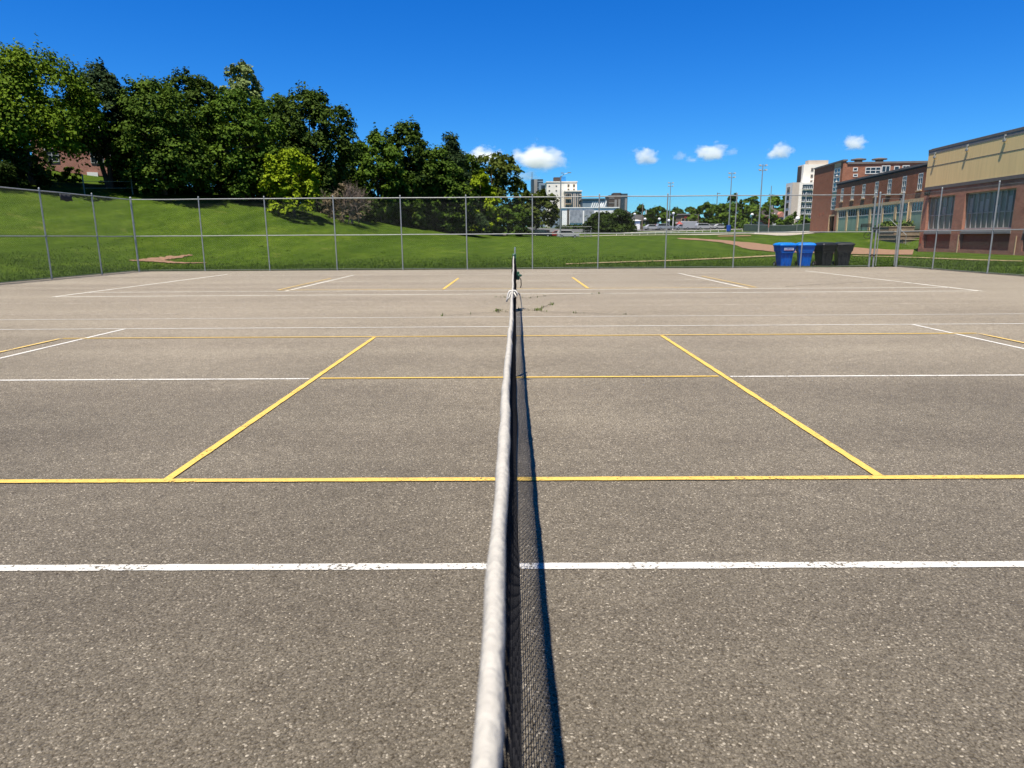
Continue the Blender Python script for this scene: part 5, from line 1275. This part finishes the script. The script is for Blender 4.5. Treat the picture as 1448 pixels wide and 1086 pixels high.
mast('tallest floodlight mast, standing on a white footing', 1073, 231.5, 128, None, base=True)
def pole(name, label, px, top, Y, r, m='galv', cat='pole', extra=None, group=None, base=None):
    x, z = spot(px, Y); h = at(px, top, Y).z - z
    t = thing(name, label, cat, (x, Y, z - .1), 0, group)
    MB().path([(0, 0, 0), (0, 0, h)], [r, r*.7], 8).build('pole', M[m], t)
    if extra: extra(t, h)
def arm(t, h):
    MB().path([(0, 0, h - .15), (.5, 0, h + .25), (1.3, 0, h + .5)], [.05, .05, .04], 6).build('arm', M['galv'], t); MB().box(.0, .5, -.12, .12, h + .42, h + .52).build('lamp_head', M['lamp_head'], t)
    MB().box(1.1, 1.7, -.12, .12, h + .46, h + .58).build('lamp_head', M['lamp_head'], t)
pole('light_pole', 'tall grey light pole standing in front of the white apartment block', 792.5, 248, 118, .13, cat='light pole', extra=arm)
pole('utility_pole', 'plain pole in front of the far green tree beside the white garage', 908, 287, 175, .17, 'wood', 'pole')
pole('radio_mast', 'thin pole with whip aerial between the tallest floodlight and the apartment tower', 1087, 262, 135, .09, cat='pole', extra=lambda t, h: MB().path([(0, 0, 1.2), (0, 0, 2.8)], .11, 8).build('orange_sleeve', M['brick_house'], t))
pole('utility_pole', 'dark pole poking above the round green tree left of the blue padded mast', 1012, 272, 215, .14, 'wood', 'pole', extra=lambda t, h: MB().box(-.05, .9, -.06, .06, h - .3, h - .15).build('cross_arm', M['wood'], t))
def twin(t, h):
    MB().path([(1.3, 0, 0), (1.3, 0, h)], [.13, .1], 8).build('second_pole', M['wood'], t); MB().box(-.4, 2.6, -.08, .08, h - .5, h - .3).build('cross_arm', M['wood'], t)
pole('twin_utility_pole', 'pair of grey utility poles joined by a cross arm left of the round green tree', 980.5, 294, 200, .13, 'wood', 'pole', extra=twin)
def globe(t, h): MB().lathe([(.08, h), (.28, h + .1), (.36, h + .32), (.28, h + .55), (.06, h + .66)], n=12).build('globe', M['globe'], t)
GL = 'white globe lamp post'
for px, top, Y, lb in ((897, 304, 195, 'in front of the grey roof'), (912, 311, 190, 'beside the plain pole'), (932, 311, 185, 'below the first far green tree'), (945.5, 313, 183, 'at the foot of the farthest floodlight mast'), (951.5, 303, 185, 'with a thick white column left of the shop'), (1062.5, 305, 160, 'beside the small light green tree'),
                       (747, 298, 190, 'near the end of the hillside trees'), (1127, 311, 118, 'near the red car by the brick tower')):
    pole('globe_lamp', GL + ' ' + lb, px, top, Y, .12 if px == 951.5 else .05, 'white_panel' if px == 951.5 else 'galv', 'lamp post', extra=globe, group='globe lamp posts')

def low_fence(name, label, px0, Y0, px1, Y1, hh, n, screen=None, rail_m='galv', top_rail=True, base=0.0):
    a, b = at(px0, 320, Y0), at(px1, 320, Y1); d = Vector((b.x-a.x, b.y-a.y)); L = d.length; d /= L
    t = thing(name, label, 'fence', (a.x, a.y, 0), math.atan2(d.y, d.x))
    zs = [hgt(a.x + d.x*L*k/n, a.y + d.y*L*k/n) + base for k in range(n+1)]
    for k in range(n+1): MB().path([(L*k/n, 0, zs[k] - .3), (L*k/n, 0, zs[k] + hh)], .05, 6).build('post', M[rail_m], t)
    if top_rail: MB().path([(L*k/n, 0, zs[k] + hh - .03) for k in range(n+1)], .05, 6).build('top_rail', M[rail_m], t)
    mb = MB()
    if screen:
        for k in range(n):
            x0, x1 = L*k/n, L*(k+1)/n
            mb.add([(x0, -.05, zs[k] + .1), (x1, -.05, zs[k+1] + .1), (x1, -.05, zs[k+1] + hh - .1), (x0, -.05, zs[k] + hh - .1), (x0, -.062, zs[k] + .1), (x1, -.062, zs[k+1] + .1), (x1, -.062, zs[k+1] + hh - .1), (x0, -.062, zs[k] + hh - .1)], [(0,1,2,3),(4,7,6,5),(0,4,5,1),(1,5,6,2),(2,6,7,3),(3,7,4,0)])
        mb.build('windscreen', M[screen], t)
    else:
        for k in range(n):
            for q in range(1, 3): z0, z1 = zs[k] + hh*q/3, zs[k+1] + hh*q/3; mb.path([(L*k/n, 0, z0), (L*(k+1)/n, 0, z1)], .02, 5, cap=False)
        mb.build('wires', M['wire'], t)
    return t
low_fence('ball_field_fence', 'low fence with dark green screen along the right side of the ball field', 1052, 150, 1170, 112, 1.5, 9, 'screen')
low_fence('boundary_rail', 'long low pale rail along the far edge of the grass field', 872, 152, 1050, 150, .55, 16, None, 'plaster')
low_fence('brown_fence', 'reddish brown slatted fence at the far left end of the field', 740, 160, 777, 158, 1.3, 7, 'wood', 'wood')
low_fence('wire_fence', 'thin wire fence on the hillside below the trees', 126, 53, 640, 104, 1.5, 14, None, 'wire', top_rail=False)
def bleacher():
    Y = 148; x, z = spot(793, Y); x1 = at(838, 320, Y).x; L = x1 - x
    t = thing('bleacher', 'small aluminium bleacher with long pale seat planks before the white hall', 'bleacher', (x, Y, z)); 
    for k in range(4): MB().box(0, L, k*.6, k*.6 + .28, .45 + .38*k, .50 + .38*k).build('seat_plank', M['galv'], t)
    for k in range(6):
        mb = MB(); xx = .2 + (L - .4)*k/5; mb.path([(xx, 0, -.1), (xx, 0, .45)], .035, 5); mb.path([(xx, 2.0, -.1), (xx, 2.0, 1.6)], .035, 5); mb.path([(xx, 0, .4), (xx, 2.0, 1.55)], .03, 5); mb.build('support_frame', M['galv'], t)
    mb = MB(); mb.path([(0, 2.15, 1.6), (0, 2.15, 2.4), (L, 2.15, 2.4), (L, 2.15, 1.6)], .04, 6); mb.build('guard_rail', M['lamp_head'], t)
bleacher()
def bench():
    p = hit(1222, 328); t = thing('park_bench', 'black metal bench standing before the teal panels of the school wing', 'bench', (p.x, p.y, hgt(p.x, p.y)), R(-70))
    mb = MB()
    for k in range(4): mb.box(-.9, .9, -.22 + k*.13, -.13 + k*.13, .43, .46)
    mb.build('seat', M['rubber'], t)
    mb = MB()
    for k in range(3): mb.box(-.9, .9, .30 + .03*k, .33 + .03*k, .55 + .14*k, .65 + .14*k)
    mb.build('backrest', M['rubber'], t)
    for sx in (-.75, .75):
        for sy in (-.2, .3): MB().path([(sx, sy, 0), (sx, sy, .9 if sy > 0 else .43)], .03, 6).build('leg', M['rubber'], t)
bench()
def bicycle():
    p = hit(1234, 338); t = thing('bicycle', 'black bicycle leaning near the retaining wall, seen through the corner gate', 'bicycle', (p.x, p.y, hgt(p.x, p.y)), R(-30))
    for x in (-.52, .52):
        mb = MB(); mb.path([(x + .34*math.cos(a), 0, .34 + .34*math.sin(a)) for a in np.linspace(0, 2*PI, 21)], .025, 6)
        for k in range(6): a = PI*k/6; mb.path([(x + .33*math.cos(a), 0, .34 + .33*math.sin(a)), (x - .33*math.cos(a), 0, .34 - .33*math.sin(a))], .004, 3)
        mb.build('wheel', M['rubber'], t)
    mb = MB()
    for q in (((-.52, 0, .34), (-.12, 0, .32)), ((-.12, 0, .32), (-.2, 0, .86)), ((-.17, 0, .75), (.36, 0, .8)), ((-.12, 0, .32), (.38, 0, .72)), ((-.52, 0, .34), (-.17, 0, .75)), ((.52, 0, .34), (.35, 0, .98))): mb.path(q, .022, 6)
    mb.build('frame', M['dark_car'], t); MB().box(-.33, -.07, -.07, .07, .86, .91).build('saddle', M['rubber'], t, bevel=.02); MB().path([(.30, -.26, 1.0), (.35, 0, .99), (.30, .26, 1.0)], .016, 6).build('handlebar', M['rubber'], t)
bicycle()

# ------------------------------------------------------------------ parked vehicles
def car(label, paint, px, Y, rz, kind='car', group='cars parked beyond the field', dy=0):
    x, z = spot(px, Y); t = thing('parked_car' if kind != 'van' else 'parked_van', label, 'car' if kind != 'van' else 'van', (x, Y, z + .04), rz, group)
    if kind == 'van':
        body = [(-2.6, .35), (2.35, .35), (2.5, .6), (2.45, 1.1), (1.9, 1.35), (1.35, 2.15), (-2.5, 2.2), (-2.6, 2.0)]; cab = [(1.25, 1.25), (1.86, 1.30), (1.40, 2.0), (1.2, 2.02)]; hw = .95
    elif kind == 'suv':
        body = [(-2.2, .35), (2.15, .35), (2.25, .6), (2.2, .95), (1.2, 1.08), (.55, 1.62), (-1.9, 1.66), (-2.2, 1.1)]; cab = [(-1.95, 1.1), (1.05, 1.1), (.5, 1.55), (-1.8, 1.58)]; hw = .9
    else:
        body = [(-2.15, .32), (2.1, .32), (2.2, .5), (2.12, .78), (1.15, .92), (.45, 1.40), (-1.0, 1.43), (-1.7, .98), (-2.15, .92)]; cab = [(-1.5, .97), (1.02, .95), (.42, 1.34), (-.95, 1.37)]; hw = .86
    mb = MB(); mb.prism(body, -hw, hw); mb.build('body', M[paint], t, bevel=.07)
    for sy in (-1, 1): mb = MB(); mb.prism(cab, sy*hw - .004 if sy < 0 else hw - .012, sy*hw + .012 if sy < 0 else hw + .008); mb.build('side_window', M['dark_glass'], t)
    for sx in (-1.35, 1.35):
        for sy in (-1, 1):
            mb = MB(); mb.path([(sx, sy*(hw - .2), .32), (sx, sy*(hw + .015), .32)], .32, 16); w_ = mb.build('wheel', M['rubber'], t); mb = MB(); mb.path([(sx, sy*(hw + .01), .32), (sx, sy*(hw + .025), .32)], .18, 10); mb.build('rim', M['galv'], w_)
    mb = MB()
    for sy in (-1, 1): MB().box(2.12, 2.24, sy*hw*.75 - .14, sy*hw*.75 + .14, .62, .76).build('headlight', M['globe'], t)
    return t
car('white car parked at the far edge of the field, left of a dark one', 'white_car', 751, 152, R(4))
car('dark car parked next to a white car at the far field edge', 'dark_car', 766, 151, R(-3), 'suv')
car('red car parked by the foot of the tall light pole', 'red', 788, 152, R(175))
car('white car parked in front of the bleacher beside the red car', 'white_car', 803, 146, R(6), 'suv')
car('white car parked below the plain pole near the garage', 'white_car', 922, 182, R(8))
car('dark red car parked right of the white car near the plain pole', 'red', 931, 188, R(-10))
car('silver car parked below the farthest floodlight mast', 'silver_car', 940, 182, R(4), 'suv')
car('white van parked in front of the low grey shop', 'white_car', 977, 186, R(12), 'van')
car('silver car parked behind the white van', 'silver_car', 966, 186, R(0))
car('white car under the round green tree left of the padded mast', 'white_car', 996, 176, R(5), 'suv')
car('silver car in the shade under the round green trees', 'silver_car', 1008, 177, R(-4))
car('white car just left of the blue padded mast', 'white_car', 1020, 175, R(3))
car('dark car parked behind the tallest floodlight mast', 'dark_car', 1071, 168, R(8), 'suv')
car('white car on the drive in front of the brown-roofed house', 'white_car', 1106, 165, R(-20))
car('red car by the left corner of the brick stair tower', 'red', 1140, 146, R(8), 'suv')
def umbrella():
    x, z = spot(960.5, 178); t = thing('patio_umbrella', 'small red canopy tent in front of the low grey shop', 'canopy', (x, 178, z))
    mb = MB(); mb.add([(-.75, -.75, 1.5), (.75, -.75, 1.5), (.75, .75, 1.5), (-.75, .75, 1.5), (0, 0, 2.3)], [(3, 2, 1, 0), (0, 1, 4), (1, 2, 4), (2, 3, 4), (3, 0, 4)]); mb.build('canopy', M['red'], t)
    for sx in (-1, 1):
        for sy in (-1, 1): MB().path([(sx*.7, sy*.7, 0), (sx*.7, sy*.7, 1.5)], .04, 5).build('leg', M['galv'], t)
umbrella()

# ------------------------------------------------------------------ clouds
def cloud_mat(dens):
    m = bpy.data.materials.new('cloud_vapour'); m.use_nodes = True; n, l = m.node_tree.nodes, m.node_tree.links
    n.remove(n['Principled BSDF']); out = n['Material Output']
    pv = n.new('ShaderNodeVolumePrincipled'); pv.inputs['Color'].default_value = (.97, .985, 1, 1); pv.inputs['Anisotropy'].default_value = 0.0
    tc = n.new('ShaderNodeTexCoord'); oi = n.new('ShaderNodeObjectInfo')
    ad = n.new('ShaderNodeVectorMath'); ad.operation = 'MULTIPLY_ADD'; ad.inputs[1].default_value = (37, 37, 37)
    l.new(oi.outputs['Random'], ad.inputs[0]); l.new(tc.outputs['Object'], ad.inputs[2])
    no = n.new('ShaderNodeTexNoise'); no.inputs['Scale'].default_value = 1.9; no.inputs['Detail'].default_value = 5; no.inputs['Roughness'].default_value = .55; l.new(ad.outputs[0], no.inputs['Vector'])
    ln = n.new('ShaderNodeVectorMath'); ln.operation = 'LENGTH'; l.new(tc.outputs['Object'], ln.inputs[0])
    # density = clamp((1 - r) + (noise - .55) * k)
    a = n.new('ShaderNodeMath'); a.operation = 'MULTIPLY_ADD'; a.inputs[1].default_value = 2.0; a.inputs[2].default_value = -1.12; l.new(no.outputs['Fac'], a.inputs[0])
    b = n.new('ShaderNodeMath'); b.operation = 'SUBTRACT'; l.new(a.outputs[0], b.inputs[0]); l.new(ln.outputs['Value'], b.inputs[1])
    c = n.new('ShaderNodeMath'); c.operation = 'ADD'; c.inputs[1].default_value = .78; l.new(b.outputs[0], c.inputs[0])
    sx = n.new('ShaderNodeSeparateXYZ'); l.new(tc.outputs['Object'], sx.inputs[0])
    fl = n.new('ShaderNodeMapRange'); fl.inputs['From Min'].default_value = -.62; fl.inputs['From Max'].default_value = -.30; l.new(sx.outputs['Z'], fl.inputs['Value'])
    r = n.new('ShaderNodeMapRange'); r.inputs['From Min'].default_value = .0; r.inputs['From Max'].default_value = .38; r.inputs['To Max'].default_value = dens; l.new(c.outputs[0], r.inputs['Value'])
    mu = n.new('ShaderNodeMath'); mu.operation = 'MULTIPLY'; l.new(r.outputs[0], mu.inputs[0]); l.new(fl.outputs[0], mu.inputs[1])
    l.new(mu.outputs[0], pv.inputs['Density']); l.new(pv.outputs[0], out.inputs['Volume'])
    return m
CM = cloud_mat(.034)
CM_THIN = cloud_mat(.012)
CLD = [(758, 226, 80, 42, 'largest white cloud, with lumpy top, above the office tower', 0), (684, 221, 60, 26, 'white cloud half hidden behind the pointed conifer and the olive oak', 0), (746, 249, 46, 16, 'small flat white cloud just above the dark glass tower', 1), (912, 223, 40, 24, 'rounded white cloud left of centre above the brown tower block', 0),
       (962, 221, 22, 14, 'small wispy cloud left of the long low cloud', 1), (978, 226, 22, 10, 'tiny flat cloud between two bigger ones above the shop', 1), (1006, 217, 48, 25, 'broad white cloud above the round green trees', 0), (1036, 215, 20, 11, 'thin wisp at the right end of the broad cloud', 1),
       (1103, 215, 39, 23, 'white dome-shaped cloud left of the apartment tower', 0), (1208, 203, 37, 22, 'white puffy cloud above the brick stair tower', 0)]
for px, py, w, h, lb, thin in CLD:
    Y = 2600; p = at(px, py, Y); sc = Y/FPX
    bm = bmesh.new(); bmesh.ops.create_icosphere(bm, subdivisions=3, radius=1.0); me = bpy.data.meshes.new('cloud'); bm.to_mesh(me); bm.free(); me.materials.append(CM_THIN if thin else CM)
    o = bpy.data.objects.new('cloud', me); COL.objects.link(o); o.location = p; o.scale = (w*sc*.62, w*sc*.45, h*sc*.72); tag(o, lb, 'cloud', 'small fair-weather clouds')
